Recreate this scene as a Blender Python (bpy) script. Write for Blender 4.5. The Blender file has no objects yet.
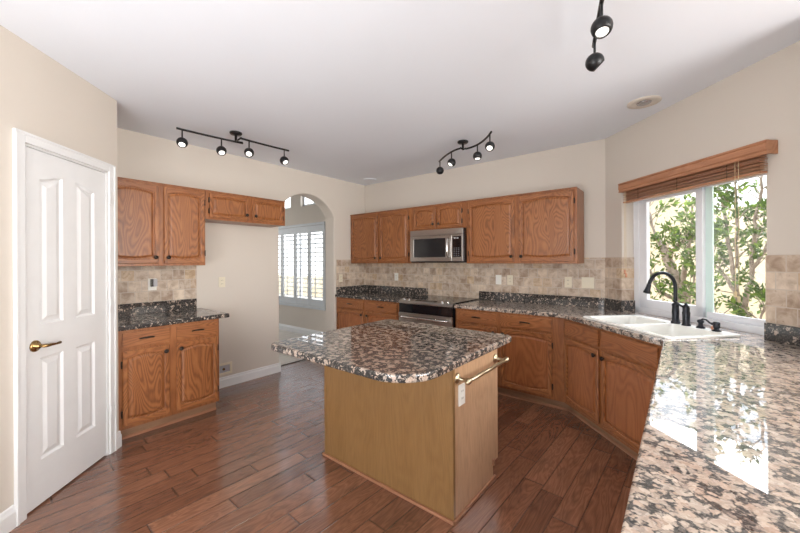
import bpy, bmesh, math, random
from mathutils import Vector, Matrix
PI = math.pi
R2 = math.sqrt(2.0)
scene = bpy.context.scene
COL = scene.collection

# ------------------------------------------------------------------ camera
CAM_H = 1.4046
cam_d = bpy.data.cameras.new('camera')
cam = bpy.data.objects.new('camera', cam_d)
COL.objects.link(cam)
cam_d.sensor_width = 36.0
cam_d.lens = 348.35 / 800 * 36.0
cam_d.shift_y = -5.5 / 800
cam_d.clip_start = 0.02
cam_d.clip_end = 200
cam.matrix_world = (Matrix.Translation((0, 0, CAM_H)) @ Matrix.Rotation(math.radians(38.92), 4, 'Z')
                    @ Matrix.Rotation(PI / 2, 4, 'X') @ Matrix.Rotation(-0.0047, 4, 'Z'))
scene.camera = cam

# ------------------------------------------------------------------ world, sun, light, exposure
world = bpy.data.worlds.new('world')
scene.world = world
world.use_nodes = True
wn = world.node_tree
bg = wn.nodes['Background']
tc = wn.nodes.new('ShaderNodeTexCoord')
sx = wn.nodes.new('ShaderNodeSeparateXYZ')
rp = wn.nodes.new('ShaderNodeValToRGB')
wn.links.new(tc.outputs['Generated'], sx.inputs[0])
wn.links.new(sx.outputs['Z'], rp.inputs[0])
wn.links.new(rp.outputs[0], bg.inputs[0])
rp.color_ramp.elements[0].color = (1.0, 1.0, 0.98, 1)
rp.color_ramp.elements[1].color = (0.55, 0.74, 1.0, 1)
rp.color_ramp.elements[1].position = 0.9
bg.inputs[1].default_value = 2.9


def light(name, kind, loc, energy, color=(1, 1, 1), size=None, size_y=None, direction=None, **k):
    d = bpy.data.lights.new(name, kind)
    d.energy = energy
    d.color = color
    if kind == 'AREA':
        d.shape = 'RECTANGLE'
        d.size = size
        d.size_y = size_y
    for a, b in k.items():
        setattr(d, a, b)
    o = bpy.data.objects.new(name, d)
    COL.objects.link(o)
    o.location = loc
    if direction is not None:
        o.rotation_euler = Vector(direction).to_track_quat('-Z', 'Y').to_euler()
    return o


light('sun', 'SUN', (0, 0, 8), 1.7, (1.0, 0.95, 0.86), direction=(0.62, 0.42, -1.25), angle=0.02)
# added fill lamps at guessed windows of the unseen living area behind the camera
light('rear_window_fill', 'AREA', (-0.9, -4.30, 1.45), 26, (0.97, 0.985, 1.0), 2.3, 2.0, (0, 1, 0.2))
light('rear_slider_fill', 'AREA', (2.1, -4.30, 1.35), 20, (0.97, 0.985, 1.0), 2.3, 2.2, (-0.25, 1, 0.2))
light('breakfast_fill', 'AREA', (3.75, 0.9, 1.45), 250, (1.0, 0.99, 0.97), 2.8, 2.0, (-1, 0.05, 0.1))  # added key lamp at a guessed breakfast window out of view
light('garden_sky_fill', 'AREA', (0.63, 6.57, 3.95), 620, (0.98, 0.99, 1.0), 7.0, 2.0, (-0.5, -3.1, -2.1))  # added lamp, stands in for bright sky above the garden wall
# added fill lamps for the dining room and, aimed upward, for the ceiling
light('dining_fill', 'AREA', (-8.75, 2.2, 1.7), 16, (1.0, 0.99, 0.97), 2.2, 2.2, (1, 0, -0.05))
light('ceiling_bounce_fill', 'AREA', (-0.9, -0.9, 1.0), 50, (0.97, 0.985, 1.0), 1.4, 1.4, (-0.45, 0.8, 0.95))
scene.view_settings.view_transform = 'Standard'
scene.view_settings.look = 'None'
scene.view_settings.gamma = 1.0
scene.view_settings.exposure = 0.10
scene.view_settings.use_curve_mapping = False


# ------------------------------------------------------------------ node helpers
class NT:
    def __init__(s, name):
        s.m = bpy.data.materials.new(name)
        s.m.use_nodes = True
        s.t = s.m.node_tree
        s.b = s.t.nodes['Principled BSDF']

    def n(s, kind, **k):
        x = s.t.nodes.new(kind)
        for a, b in k.items():
            setattr(x, a, b)
        return x

    def put(s, sock, v):
        if isinstance(v, bpy.types.NodeSocket):
            s.t.links.new(v, sock)
        else:
            if isinstance(v, tuple) and len(v) == 3 and sock.type == 'RGBA':
                v = (*v, 1)
            sock.default_value = v

    def math(s, op, a, b=0.0, c=None):
        x = s.n('ShaderNodeMath', operation=op)
        s.put(x.inputs[0], a)
        s.put(x.inputs[1], b)
        if c is not None:
            s.put(x.inputs[2], c)
        return x.outputs[0]

    def xyz(s, v):
        x = s.n('ShaderNodeSeparateXYZ')
        s.put(x.inputs[0], v)
        return x.outputs

    def comb(s, x, y, z):
        c = s.n('ShaderNodeCombineXYZ')
        for i, v in enumerate((x, y, z)):
            s.put(c.inputs[i], v)
        return c.outputs[0]

    def mapping(s, v, scale=(1, 1, 1), loc=(0, 0, 0), rot=(0, 0, 0)):
        x = s.n('ShaderNodeMapping')
        s.put(x.inputs[0], v)
        x.inputs['Location'].default_value = loc
        x.inputs['Rotation'].default_value = rot
        x.inputs['Scale'].default_value = scale
        return x.outputs[0]

    def noise(s, v, scale=5, detail=3, rough=.5, dist=0.0, out=0):
        x = s.n('ShaderNodeTexNoise')
        s.put(x.inputs['Vector'], v)
        x.inputs['Scale'].default_value = scale
        x.inputs['Detail'].default_value = detail
        x.inputs['Roughness'].default_value = rough
        x.inputs['Distortion'].default_value = dist
        return x.outputs[out]

    def ramp(s, f, stops, interp='LINEAR'):
        x = s.n('ShaderNodeValToRGB')
        s.put(x.inputs[0], f)
        r = x.color_ramp
        r.interpolation = interp
        while len(r.elements) < len(stops):
            r.elements.new(0.5)
        for e, (p, c) in zip(r.elements, stops):
            e.position = p
            e.color = (*c, 1) if len(c) == 3 else c
        return x.outputs[0]

    def mix(s, f, a, b, kind='MIX'):
        x = s.n('ShaderNodeMix', data_type='RGBA', blend_type=kind)
        s.put(x.inputs[0], f)
        s.put(x.inputs[6], a)
        s.put(x.inputs[7], b)
        return x.outputs[2]

    def bump(s, h, strength=.2, dist=.01):
        x = s.n('ShaderNodeBump')
        x.inputs['Strength'].default_value = strength
        x.inputs['Distance'].default_value = dist
        s.put(x.inputs['Height'], h)
        s.t.links.new(x.outputs[0], s.b.inputs['Normal'])
        s.t.links.new(x.outputs[0], s.b.inputs['Coat Normal'])

    def obj(s, rnd=False):
        c = s.n('ShaderNodeTexCoord').outputs['Object']
        if rnd:
            i = s.n('ShaderNodeObjectInfo').outputs['Random']
            a = s.n('ShaderNodeVectorMath', operation='ADD')
            s.put(a.inputs[0], c)
            s.put(a.inputs[1], s.comb(s.math('MULTIPLY', i, 37.0), s.math('MULTIPLY', i, 91.0), s.math('MULTIPLY', i, 17.0)))
            return a.outputs[0]
        return c

    def set(s, **k):
        names = dict(color='Base Color', rough='Roughness', metal='Metallic', spec='Specular IOR Level', ior='IOR',
                     coat='Coat Weight', coatr='Coat Roughness', coati='Coat IOR', ec='Emission Color', es='Emission Strength',
                     sss='Subsurface Weight', trans='Transmission Weight')
        for a, b in k.items():
            s.put(s.b.inputs[names[a]], b)
        return s


def plain(name, color, rough=.5, **k):
    m = NT(name)
    c = m.obj()
    v = m.noise(c, 9, 2)
    col = m.mix(0.06, color, m.ramp(v, [(0.3, tuple(x * .7 for x in color)), (0.7, tuple(min(1, x * 1.2) for x in color))]))
    m.set(color=col, rough=rough, **k)
    return m.m


def wall_mat(name, color, bump=.12):
    m = NT(name)
    c = m.obj()
    col = m.mix(.5, color, m.ramp(m.noise(c, 1.3, 3), [(0.3, tuple(x * .97 for x in color)), (0.7, tuple(x * 1.02 for x in color))]))
    m.set(color=col, rough=.62, spec=.3)
    m.bump(m.noise(c, 55, 3, .6), bump, .006)
    return m.m


def oak(name, dark, mid, pale, axis='Z', ring=26.0, rough=.38, fig=1.0):
    """oak with cathedral figure; grain runs along the local AXIS"""
    m = NT(name)
    c = m.obj(True)
    x, y, z = m.xyz(c)
    if axis == 'X':
        x, z = z, x
    v = m.comb(m.math('MULTIPLY', x, 5.4), m.math('MULTIPLY', y, 5.4), m.math('MULTIPLY', z, 1.3))
    f = m.noise(v, 1.0, 1.0, .45, .35)
    wob = m.noise(m.comb(m.math('MULTIPLY', x, 30.0), y, m.math('MULTIPLY', z, 7.0)), 1.0, 3)
    rings = m.math('ADD', m.math('MULTIPLY', f, ring), m.math('MULTIPLY', wob, .95))
    s = m.math('PINGPONG', rings, 0.5)
    s = m.math('MULTIPLY', s, 2.0)
    fib = m.noise(m.comb(m.math('MULTIPLY', x, 340.0), m.math('MULTIPLY', y, 60.0), m.math('MULTIPLY', z, 9.0)), 1.0, 2, .6)
    broad = m.noise(m.comb(m.math('MULTIPLY', x, 9.0), m.math('MULTIPLY', y, 9.0), m.math('MULTIPLY', z, 1.2)), 1.0, 2)
    base = m.ramp(s, [(0.0, dark), (0.24, tuple(a * .65 + b * .35 for a, b in zip(dark, mid))), (0.50, mid), (1.0, pale)])
    col = m.mix(1.0 - fig, base, mid)
    col = m.mix(.30, col, m.ramp(fib, [(0.34, tuple(a * .5 for a in mid)), (0.5, mid), (0.75, pale)]))
    col = m.mix(.22, col, m.ramp(broad, [(0.3, tuple(a * .7 for a in mid)), (0.7, pale)]))
    m.set(color=col, rough=rough, spec=.45, coat=.15, coatr=.25)
    m.bump(fib, .10, .002)
    return m.m


def granite(name='granite', sc=30.0, th=.10, tone=1.0, soft=.05, dk=1.0, coati=1.56):
    m = NT(name)
    tq = lambda q: tuple(k * tone for k in q)
    c = m.obj()
    w = m.noise(c, 38, 3, .55, out=1)
    a = m.n('ShaderNodeVectorMath', operation='MULTIPLY_ADD')
    m.put(a.inputs[0], w)
    a.inputs[1].default_value = (.030, .030, .030)
    m.put(a.inputs[2], c)
    p = a.outputs[0]
    ve = m.n('ShaderNodeTexVoronoi', feature='DISTANCE_TO_EDGE')
    m.put(ve.inputs['Vector'], p)
    ve.inputs['Scale'].default_value = sc
    vb = m.n('ShaderNodeTexVoronoi')
    m.put(vb.inputs['Vector'], p)
    vb.inputs['Scale'].default_value = sc
    rb = m.xyz(vb.outputs['Color'])
    vd = m.n('ShaderNodeTexVoronoi')
    m.put(vd.inputs['Vector'], p)
    vd.inputs['Scale'].default_value = sc * 3.2
    rd = m.xyz(vd.outputs['Color'])
    blob = m.ramp(rb[0], [(0.0, tq((.36, .25, .19))), (0.25, tq((.52, .40, .31))), (0.5, tq((.31, .26, .22))), (0.75, tq((.60, .50, .41))), (1.0, tq((.22, .18, .155)))])
    blob = m.mix(.35, blob, m.ramp(rd[0], [(0.0, tq((.20, .16, .14))), (0.5, tq((.46, .35, .28))), (1.0, tq((.66, .58, .50)))]))
    dark = m.ramp(rd[1], [(0.0, tuple(dk * k for k in (.012, .012, .012))), (0.55, tuple(dk * k for k in (.024, .023, .023))), (0.88, tuple(dk * k for k in (.060, .052, .046))), (1.0, (.14, .125, .115))])
    big = m.noise(c, sc * .55, 3, .6)
    val = m.math('ADD', m.math('MULTIPLY', ve.outputs[0], .7), m.math('MULTIPLY', m.math('SUBTRACT', big, .5), 1.5))
    mk = m.ramp(val, [(max(0.0, th), (0, 0, 0)), (th + soft, (1, 1, 1))])
    col = m.mix(mk, dark, blob)
    fl = m.ramp(m.noise(p, 150, 2), [(0.60, (0, 0, 0)), (0.68, (1, 1, 1))])
    col = m.mix(m.math('MULTIPLY', fl, .3), col, tq((.50, .45, .41)))
    m.set(color=col, rough=.35, spec=.15, ior=1.4, coat=1.0, coatr=.012, coati=coati)
    return m.m


def travertine(name, sx_=.105, sz_=.1025, tone=1.08):
    m = NT(name)
    c = m.obj()
    x, y, z = m.xyz(c)
    v = m.comb(x, z, 0.0)
    b = m.n('ShaderNodeTexBrick', offset=.5)
    m.put(b.inputs['Vector'], v)
    b.inputs['Color1'].default_value = (0, 0, 0, 1)
    b.inputs['Color2'].default_value = (1, 1, 1, 1)
    b.inputs['Mortar'].default_value = (.5, .5, .5, 1)
    b.inputs['Scale'].default_value = 1
    b.inputs['Mortar Size'].default_value = .0032
    b.inputs['Mortar Smooth'].default_value = .2
    b.inputs['Brick Width'].default_value = sx_
    b.inputs['Row Height'].default_value = sz_
    t = lambda q: tuple(k * tone for k in q)
    tile = m.ramp(b.outputs['Color'], [(0.0, t((.28, .185, .125))), (0.3, t((.54, .43, .325))), (0.5, t((.36, .27, .20))), (0.7, t((.64, .53, .42))), (0.85, t((.52, .36, .20))), (1.0, t((.32, .225, .165)))])
    cl = m.ramp(m.noise(c, 13, 4, .58, .5), [(0.33, t((.20, .13, .09))), (0.47, t((.47, .37, .285))), (0.62, t((.74, .64, .53)))])
    col = m.mix(.42, tile, cl)
    pit = m.ramp(m.noise(c, 60, 3, .6), [(0.30, (0, 0, 0)), (0.37, (1, 1, 1))])
    col = m.mix(m.math('MULTIPLY', m.math('SUBTRACT', 1.0, pit), .6), col, t((.22, .15, .11)))
    col = m.mix(b.outputs['Fac'], col, t((.50, .43, .36)))
    m.set(color=col, rough=.42, spec=.4)
    m.bump(m.math('SUBTRACT', m.math('MULTIPLY', pit, .3), m.math('MULTIPLY', b.outputs['Fac'], 1.0)), .45, .003)
    return m.m


def floor_wood():
    m = NT('floor_wood')
    c = m.mapping(m.obj(), rot=(0, 0, math.radians(2.0)))
    x, y, z = m.xyz(c)
    W = .125
    row = m.math('FLOOR', m.math('DIVIDE', x, W))
    fx = m.math('SUBTRACT', m.math('DIVIDE', x, W), row)
    wn_ = m.n('ShaderNodeTexWhiteNoise', noise_dimensions='1D')
    m.put(wn_.inputs['W'], row)
    off = m.math('MULTIPLY', wn_.outputs[0], 7.0)
    ly = m.math('ADD', m.math('DIVIDE', y, .92), off)
    seg = m.math('FLOOR', ly)
    fy = m.math('SUBTRACT', ly, seg)
    w2 = m.n('ShaderNodeTexWhiteNoise', noise_dimensions='2D')
    m.put(w2.inputs['Vector'], m.comb(row, seg, 0.0))
    rnd = w2.outputs[0]
    g = m.comb(m.math('ADD', m.math('MULTIPLY', x, 7.0), m.math('MULTIPLY', rnd, 50.0)), m.math('ADD', m.math('MULTIPLY', y, 1.3), m.math('MULTIPLY', rnd, 90.0)), 0.0)
    fig = m.math('PINGPONG', m.math('MULTIPLY', m.noise(g, 1.0, 3, .55, .6), 15.0), .5)
    fib = m.noise(m.comb(m.math('MULTIPLY', x, 230.0), m.math('MULTIPLY', y, 9.0), rnd), 1.0, 3, .6)
    base = m.ramp(rnd, [(0.0, (.170, .074, .043)), (0.3, (.265, .118, .068)), (0.55, (.220, .096, .056)), (0.8, (.310, .145, .086)), (1.0, (.155, .067, .041))])
    col = m.mix(m.math('MULTIPLY', m.math('SUBTRACT', .5, fig), .9), base, m.mix(1.0, base, (.30, .26, .24), 'MULTIPLY'))
    col = m.mix(.22, col, m.mix(1.0, col, m.ramp(fib, [(0.3, (.45, .45, .45)), (0.6, (1.5, 1.4, 1.35))]), 'MULTIPLY'))
    blot = m.ramp(m.noise(m.comb(m.math('MULTIPLY', x, 10.0), m.math('MULTIPLY', y, 3.0), rnd), 1.0, 3, .6), [(0.54, (0, 0, 0)), (0.72, (1, 1, 1))])
    col = m.mix(m.math('MULTIPLY', blot, .45), col, (.05, .026, .018))
    ex = m.math('MINIMUM', fx, m.math('SUBTRACT', 1.0, fx))
    ey = m.math('MINIMUM', fy, m.math('SUBTRACT', 1.0, fy))
    sx2 = m.ramp(ex, [(0.0, (0, 0, 0)), (0.045, (1, 1, 1))])
    sy2 = m.ramp(ey, [(0.0, (0, 0, 0)), (0.009, (1, 1, 1))])
    seam = m.math('MINIMUM', sx2, sy2)
    col = m.mix(m.math('MULTIPLY', m.math('SUBTRACT', 1.0, seam), .75), col, (.03, .014, .009))
    m.set(color=col, rough=m.math('ADD', .16, m.math('MULTIPLY', fib, .12)), spec=.5, coat=.8, coatr=.15, coati=1.55)
    hand = m.noise(m.comb(m.math('MULTIPLY', x, 22.0), m.math('MULTIPLY', y, 5.0), rnd), 1.0, 2)
    h = m.math('ADD', m.math('MULTIPLY', seam, .8), m.math('ADD', m.math('MULTIPLY', hand, .9), m.math('MULTIPLY', fib, .2)))
    m.bump(h, .42, .004)
    return m.m


def tile_floor():
    m = NT('dining_floor_tile')
    c = m.obj()
    b = m.n('ShaderNodeTexBrick', offset=0.0)
    m.put(b.inputs['Vector'], c)
    b.inputs['Color1'].default_value = (.62, .56, .49, 1)
    b.inputs['Color2'].default_value = (.70, .64, .57, 1)
    b.inputs['Mortar'].default_value = (.36, .32, .28, 1)
    b.inputs['Scale'].default_value = 1
    b.inputs['Mortar Size'].default_value = .006
    b.inputs['Brick Width'].default_value = .33
    b.inputs['Row Height'].default_value = .33
    col = m.mix(.3, b.outputs[0], m.ramp(m.noise(c, 9, 4), [(0.3, (.5, .44, .38)), (0.7, (.75, .7, .63))]))
    m.set(color=col, rough=.28)
    return m.m


def steel(name='stainless_steel', col=(.47, .45, .425), axis=0):
    m = NT(name)
    x, y, z = m.xyz(m.obj())
    st = m.noise(m.comb(m.math('MULTIPLY', x, 3.0), m.math('MULTIPLY', y, 300.0), m.math('MULTIPLY', z, 420.0)), 1.0, 2)
    m.set(color=col, metal=1.0, rough=m.math('ADD', .22, m.math('MULTIPLY', st, .16)))
    return m.m


def glass_mat(name, tint=(1, 1, 1), refl=.12):
    m = NT(name)
    m.t.nodes.remove(m.b)
    tr = m.n('ShaderNodeBsdfTransparent')
    tr.inputs[0].default_value = (*tint, 1)
    gl = m.n('ShaderNodeBsdfGlossy')
    gl.inputs['Roughness'].default_value = .01
    fr = m.n('ShaderNodeFresnel')
    fr.inputs[0].default_value = 1.45
    mx = m.n('ShaderNodeMixShader')
    m.t.links.new(m.math('MULTIPLY', fr.outputs[0], refl), mx.inputs[0])
    m.t.links.new(tr.outputs[0], mx.inputs[1])
    m.t.links.new(gl.outputs[0], mx.inputs[2])
    m.t.links.new(mx.outputs[0], m.t.nodes['Material Output'].inputs[0])
    return m.m


def stucco():
    m = NT('yard_stucco')
    c = m.obj()
    col = m.ramp(m.noise(c, 3, 4), [(0.3, (.62, .52, .36)), (0.7, (.70, .60, .44))])
    m.set(color=col, rough=.9, spec=.1)
    m.bump(m.noise(c, 40, 3), .3, .01)
    return m.m


def leaf_mat(name, a, b):
    m = NT(name)
    i = m.noise(m.obj(), 12, 2)
    m.set(color=m.ramp(i, [(0.3, a), (0.7, b)]), rough=.5, spec=.3)
    m.b.inputs['Subsurface Weight'].default_value = 0
    tl = m.n('ShaderNodeBsdfTranslucent')
    m.t.links.new(m.ramp(i, [(0.3, b), (0.7, (b[0] * 1.3, b[1] * 1.3, b[2]))]), tl.inputs[0])
    mx = m.n('ShaderNodeMixShader')
    mx.inputs[0].default_value = .35
    m.t.links.new(m.b.outputs[0], mx.inputs[1])
    m.t.links.new(tl.outputs[0], mx.inputs[2])
    m.t.links.new(mx.outputs[0], m.t.nodes['Material Output'].inputs[0])
    return m.m


def bark():
    m = NT('bark')
    c = m.obj()
    m.set(color=m.ramp(m.noise(c, 22, 4, .6), [(0.3, (.16, .12, .09)), (0.7, (.36, .30, .24))]), rough=.9)
    m.bump(m.noise(c, 60, 3), .5, .01)
    return m.m


def emit(name, col, s):
    m = NT(name)
    m.set(color=(.9, .9, .9), ec=col, es=s)
    return m.m


OAK = ((.085, .026, .009), (.300, .103, .032), (.42, .170, .060))
M = dict(
    oak_v=oak('oak_vertical', *OAK, 'Z'),
    oak_h=oak('oak_horizontal', *OAK, 'X', fig=.7),
    oak_panel=oak('oak_panel', *OAK, 'Z', ring=26, fig=.85),
    oak_calm=oak('oak_calm', (.125, .038, .012), (.335, .112, .037), (.43, .165, .060), 'Z', ring=14, fig=.55),
    oak_plain=oak('oak_straight', *OAK, 'Z', ring=10, fig=.45),
    island=oak('island_veneer_shaded', (.15, .073, .025), (.25, .132, .045), (.32, .18, .074), 'Z', ring=14, fig=.25),  # front veneer darkened, its shade partly put into the colour
    island_end=oak('island_veneer_lit', (.42, .23, .12), (.56, .345, .20), (.64, .42, .26), 'Z', ring=12, fig=.25),  # lighter, pinker veneer, side light partly put into the colour
    shoe=oak('shoe_wood', (.22, .09, .045), (.36, .16, .085), (.47, .24, .14), 'X', ring=8, fig=.3),
    toe=oak('toe_wood', (.16, .08, .04), (.30, .16, .09), (.40, .24, .14), 'X', ring=8, fig=.3),
    blind=oak('blind_wood', (.27, .11, .05), (.43, .19, .095), (.55, .27, .15), 'X', ring=9, fig=.45),
    granite=granite('granite', 50, .10, .85),
    granite_glare=granite('granite_glare', 50, .0, 1.08, .12, 2.2, 2.0),  # lighter copy of the same stone, glare and haze put into its colour
    granite_dark=granite('granite_dark', 50, .20, .95),
    tile=travertine('travertine'),
    floor=floor_wood(),
    dfloor=tile_floor(),
    wall=wall_mat('wall_paint', (.64, .58, .51)),
    ceiling=wall_mat('ceiling_paint', (.83, .87, .93), .08),
    white=plain('white_trim', (.77, .77, .765), .35, spec=.5),
    vinyl=plain('white_vinyl', (.82, .83, .86), .35),
    shutter=plain('shutter_paint', (.60, .63, .66), .4),
    bronze=plain('oil_rubbed_bronze', (.030, .022, .018), .38, metal=.6),
    black=plain('black_metal', (.012, .012, .013), .36, metal=.3),
    faucet=plain('black_faucet', (.028, .030, .036), .30, metal=.7),
    gloss=plain('black_glass', (.008, .008, .010), .06, spec=.6),
    screen=plain('oven_window', (.020, .021, .023), .12, spec=.6),
    steel=steel(),
    chrome=plain('polished_steel', (.72, .71, .69), .12, metal=1.0),
    brass=plain('antique_brass', (.33, .21, .085), .25, metal=1.0),
    nickel=plain('satin_brass', (.56, .46, .31), .30, metal=1.0),
    sink=plain('white_acrylic', (.86, .85, .80), .14, spec=.5),
    ivory=plain('ivory_plastic', (.74, .67, .52), .4),
    plate=plain('white_plastic', (.82, .80, .74), .35),
    slot=plain('outlet_slot', (.10, .09, .08), .6),
    glass=glass_mat('window_glass'),
    teal=plain('reflection_tint', (.66, .82, .77), .3),  # tint of the frame's reflection, painted as a solid colour
    lamp=emit('lamp_face', (1.0, .95, .86), 1.15),
    lampoff=plain('lamp_reflector', (.55, .55, .56), .2, metal=.8),
    digit=emit('display_digits', (.25, .8, .9), .05),
    button=plain('button_grey', (.12, .12, .13), .5),
    copper=plain('copper', (.55, .26, .16), .3, metal=.7),
    cord=plain('blind_cord', (.62, .50, .30), .7),
    stucco=stucco(),
    gravel=plain('yard_gravel', (.55, .47, .37), .95),
    leaf=leaf_mat('leaf_green', (.045, .080, .024), (.105, .155, .050)),
    leaf2=leaf_mat('leaf_fresh', (.10, .17, .03), (.19, .27, .065)),
    bark=bark(),
    roof=plain('roof_underside', (.6, .55, .48), .9),
    grey=plain('grey_plastic', (.45, .45, .48), .4),
)


# ------------------------------------------------------------------ mesh helpers
class MB:
    def __init__(s):
        s.v, s.f, s.mi, s.sm = [], [], [], []

    def add(s, vs, fs, mi=0, smooth=False, mat=None):
        k = len(s.v)
        s.v += [tuple((mat @ Vector(p)) if mat is not None else p) for p in vs]
        for f in fs:
            s.f.append([i + k for i in f])
            s.mi.append(mi)
            s.sm.append(smooth)
        return s

    def box(s, x0, x1, y0, y1, z0, z1, mi=0, bev=0.0, mat=None):
        if x0 > x1: x0, x1 = x1, x0
        if y0 > y1: y0, y1 = y1, y0
        if z0 > z1: z0, z1 = z1, z0
        if bev <= 0:
            vs = [(x, y, z) for z in (z0, z1) for y in (y0, y1) for x in (x0, x1)]
            return s.add(vs, [(0, 2, 3, 1), (4, 5, 7, 6), (0, 1, 5, 4), (2, 6, 7, 3), (0, 4, 6, 2), (1, 3, 7, 5)], mi, mat=mat)
        bm = bmesh.new()
        bmesh.ops.create_cube(bm, size=1, matrix=Matrix.Translation(((x0 + x1) / 2, (y0 + y1) / 2, (z0 + z1) / 2)) @ Matrix.Diagonal((x1 - x0, y1 - y0, z1 - z0, 1)))
        bmesh.ops.bevel(bm, geom=list(bm.edges), offset=bev, segments=2, profile=.6, affect='EDGES')
        s.addbm(bm, mi, False, mat)
        return s

    def addbm(s, bm, mi=0, smooth=False, mat=None):
        bm.verts.index_update()
        s.add([v.co[:] for v in bm.verts], [[v.index for v in f.verts] for f in bm.faces], mi, smooth, mat)
        bm.free()

    def tube(s, pts, r, n=10, mi=0, caps=True, mat=None, smooth=True):
        pts = [Vector(p) for p in pts]
        rs = r if isinstance(r, (list, tuple)) else [r] * len(pts)
        up = None
        vs, fs = [], []
        for i, p in enumerate(pts):
            d = (pts[min(i + 1, len(pts) - 1)] - pts[max(i - 1, 0)]).normalized()
            if up is None:
                up = Vector((0, 0, 1)) if abs(d.z) < .9 else Vector((1, 0, 0))
            u = (up - d * up.dot(d)).normalized()
            up = u
            w = d.cross(u)
            for k in range(n):
                a = 2 * PI * k / n
                vs.append(p + (u * math.cos(a) + w * math.sin(a)) * rs[i])
        for i in range(len(pts) - 1):
            for k in range(n):
                a, b = i * n + k, i * n + (k + 1) % n
                fs.append((a, b, b + n, a + n))
        s.add(vs, fs, mi, smooth, mat)
        if caps:
            m0 = len(s.v) - len(vs)
            s.f.append([m0 + k for k in range(n)][::-1]); s.mi.append(mi); s.sm.append(False)
            s.f.append([m0 + (len(pts) - 1) * n + k for k in range(n)]); s.mi.append(mi); s.sm.append(False)
        return s

    def lathe(s, prof, n=20, mi=0, mat=None, smooth=True):
        """prof: (radius, height) along local z"""
        vs, fs = [], []
        for r, h in prof:
            for k in range(n):
                a = 2 * PI * k / n
                vs.append((r * math.cos(a), r * math.sin(a), h))
        for i in range(len(prof) - 1):
            for k in range(n):
                a, b = i * n + k, i * n + (k + 1) % n
                fs.append((a, b, b + n, a + n))
        fs.append([k for k in range(n)][::-1])
        fs.append([(len(prof) - 1) * n + k for k in range(n)])
        return s.add(vs, fs, mi, smooth, mat)

    def prism(s, poly, y0, y1, mi=0, mat=None):
        """poly in local xz, extruded along y"""
        n = len(poly)
        vs = [(x, y0, z) for x, z in poly] + [(x, y1, z) for x, z in poly]
        fs = [list(range(n)), list(range(n, 2 * n))[::-1]] + [(i, n + i, n + (i + 1) % n, (i + 1) % n) for i in range(n)]
        return s.add(vs, fs, mi, False, mat)


def obj(name, mb, mats, parent=None, loc=(0, 0, 0), rot=(0, 0, 0), **props):
    me = bpy.data.meshes.new(name)
    me.from_pydata([tuple(v) for v in mb.v], [], mb.f)
    for m in (mats if isinstance(mats, (list, tuple)) else [mats]):
        me.materials.append(m)
    for p, i, q in zip(me.polygons, mb.mi, mb.sm):
        p.material_index = i
        p.use_smooth = q
    bm = bmesh.new()
    bm.from_mesh(me)
    bmesh.ops.recalc_face_normals(bm, faces=bm.faces)
    bm.to_mesh(me)
    bm.free()
    o = bpy.data.objects.new(name, me)
    COL.objects.link(o)
    o.location = loc
    o.rotation_euler = rot
    if parent:
        o.parent = parent
    for k, v in props.items():
        o[k] = v
    return o


def thing(name, label, cat, loc=(0, 0, 0), rz=0.0, group=None):
    o = bpy.data.objects.new(name, None)
    COL.objects.link(o)
    o.empty_display_size = .05
    o.location = loc
    o.rotation_euler = (0, 0, rz)
    o['label'] = label
    o['category'] = cat
    if group:
        o['group'] = group
    return o


def tag(o, label, cat, group=None):
    o['label'] = label
    o['category'] = cat
    if group:
        o['group'] = group
    return o


def holed(outer, holes, t, bevel=0.0, chamfer_bottom=False):
    """flat plate from 2D outlines (local xy), thickness t below z=0, returned as an MB"""
    cu = bpy.data.curves.new('outline', 'CURVE')
    cu.dimensions = '2D'
    cu.fill_mode = 'BOTH'
    cu.extrude = t / 2 - bevel
    cu.bevel_depth = bevel
    cu.bevel_resolution = 2
    cu.offset = -bevel
    for loop in [outer] + holes:
        sp = cu.splines.new('POLY')
        sp.points.add(len(loop) - 1)
        for q, (x, y) in zip(sp.points, loop):
            q.co = (x, y, 0, 1)
        sp.use_cyclic_u = True
    o = bpy.data.objects.new('outline', cu)
    me = bpy.data.meshes.new_from_object(o)
    mb = MB()
    mb.add([(v.co.x, v.co.y, v.co.z - t / 2) for v in me.vertices], [list(p.vertices) for p in me.polygons])
    bpy.data.objects.remove(o)
    bpy.data.meshes.remove(me)
    bpy.data.curves.remove(cu)
    return mb


def rounded(pts, rad, n=6):
    """polygon with its corners rounded; rad a list or number"""
    out = []
    N = len(pts)
    for i, p in enumerate(pts):
        r = rad[i] if isinstance(rad, (list, tuple)) else rad
        p = Vector(p); a = Vector(pts[i - 1]); b = Vector(pts[(i + 1) % N])
        if r <= 0:
            out.append(tuple(p)); continue
        u = (a - p).normalized(); w = (b - p).normalized()
        ang = u.angle(w)
        d = r / math.tan(ang / 2)
        c = p + (u + w).normalized() * (r / math.sin(ang / 2))
        s0 = p + u * d; s1 = p + w * d
        a0 = math.atan2(s0.y - c.y, s0.x - c.x); a1 = math.atan2(s1.y - c.y, s1.x - c.x)
        da = (a1 - a0 + PI) % (2 * PI) - PI
        for k in range(n + 1):
            t = a0 + da * k / n
            out.append((c.x + r * math.cos(t), c.y + r * math.sin(t)))
    return out


def xform(mb, mat):
    mb.v = [tuple(mat @ Vector(v)) for v in mb.v]
    return mb


# ------------------------------------------------------------------ key planes of the room
XW, YB, DW, EW, ZC = -3.997, 4.058, 3.4616, -2.622, 2.633
XR = .55
ROT_B, ROT_W, ROT_D, ROT_R, ROT_E = 0.0, PI / 2, -PI / 4, -PI / 2, 3 * PI / 4


def P(s, d):
    """point at s along the window wall, d = x + y"""
    return ((d + s * R2) / 2, (d - s * R2) / 2)


def struct(name, mb, mats, parent=None, **k):
    o = obj(name, mb, mats, parent, **k)
    if parent is None:
        o['kind'] = 'structure'
    return o


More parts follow.
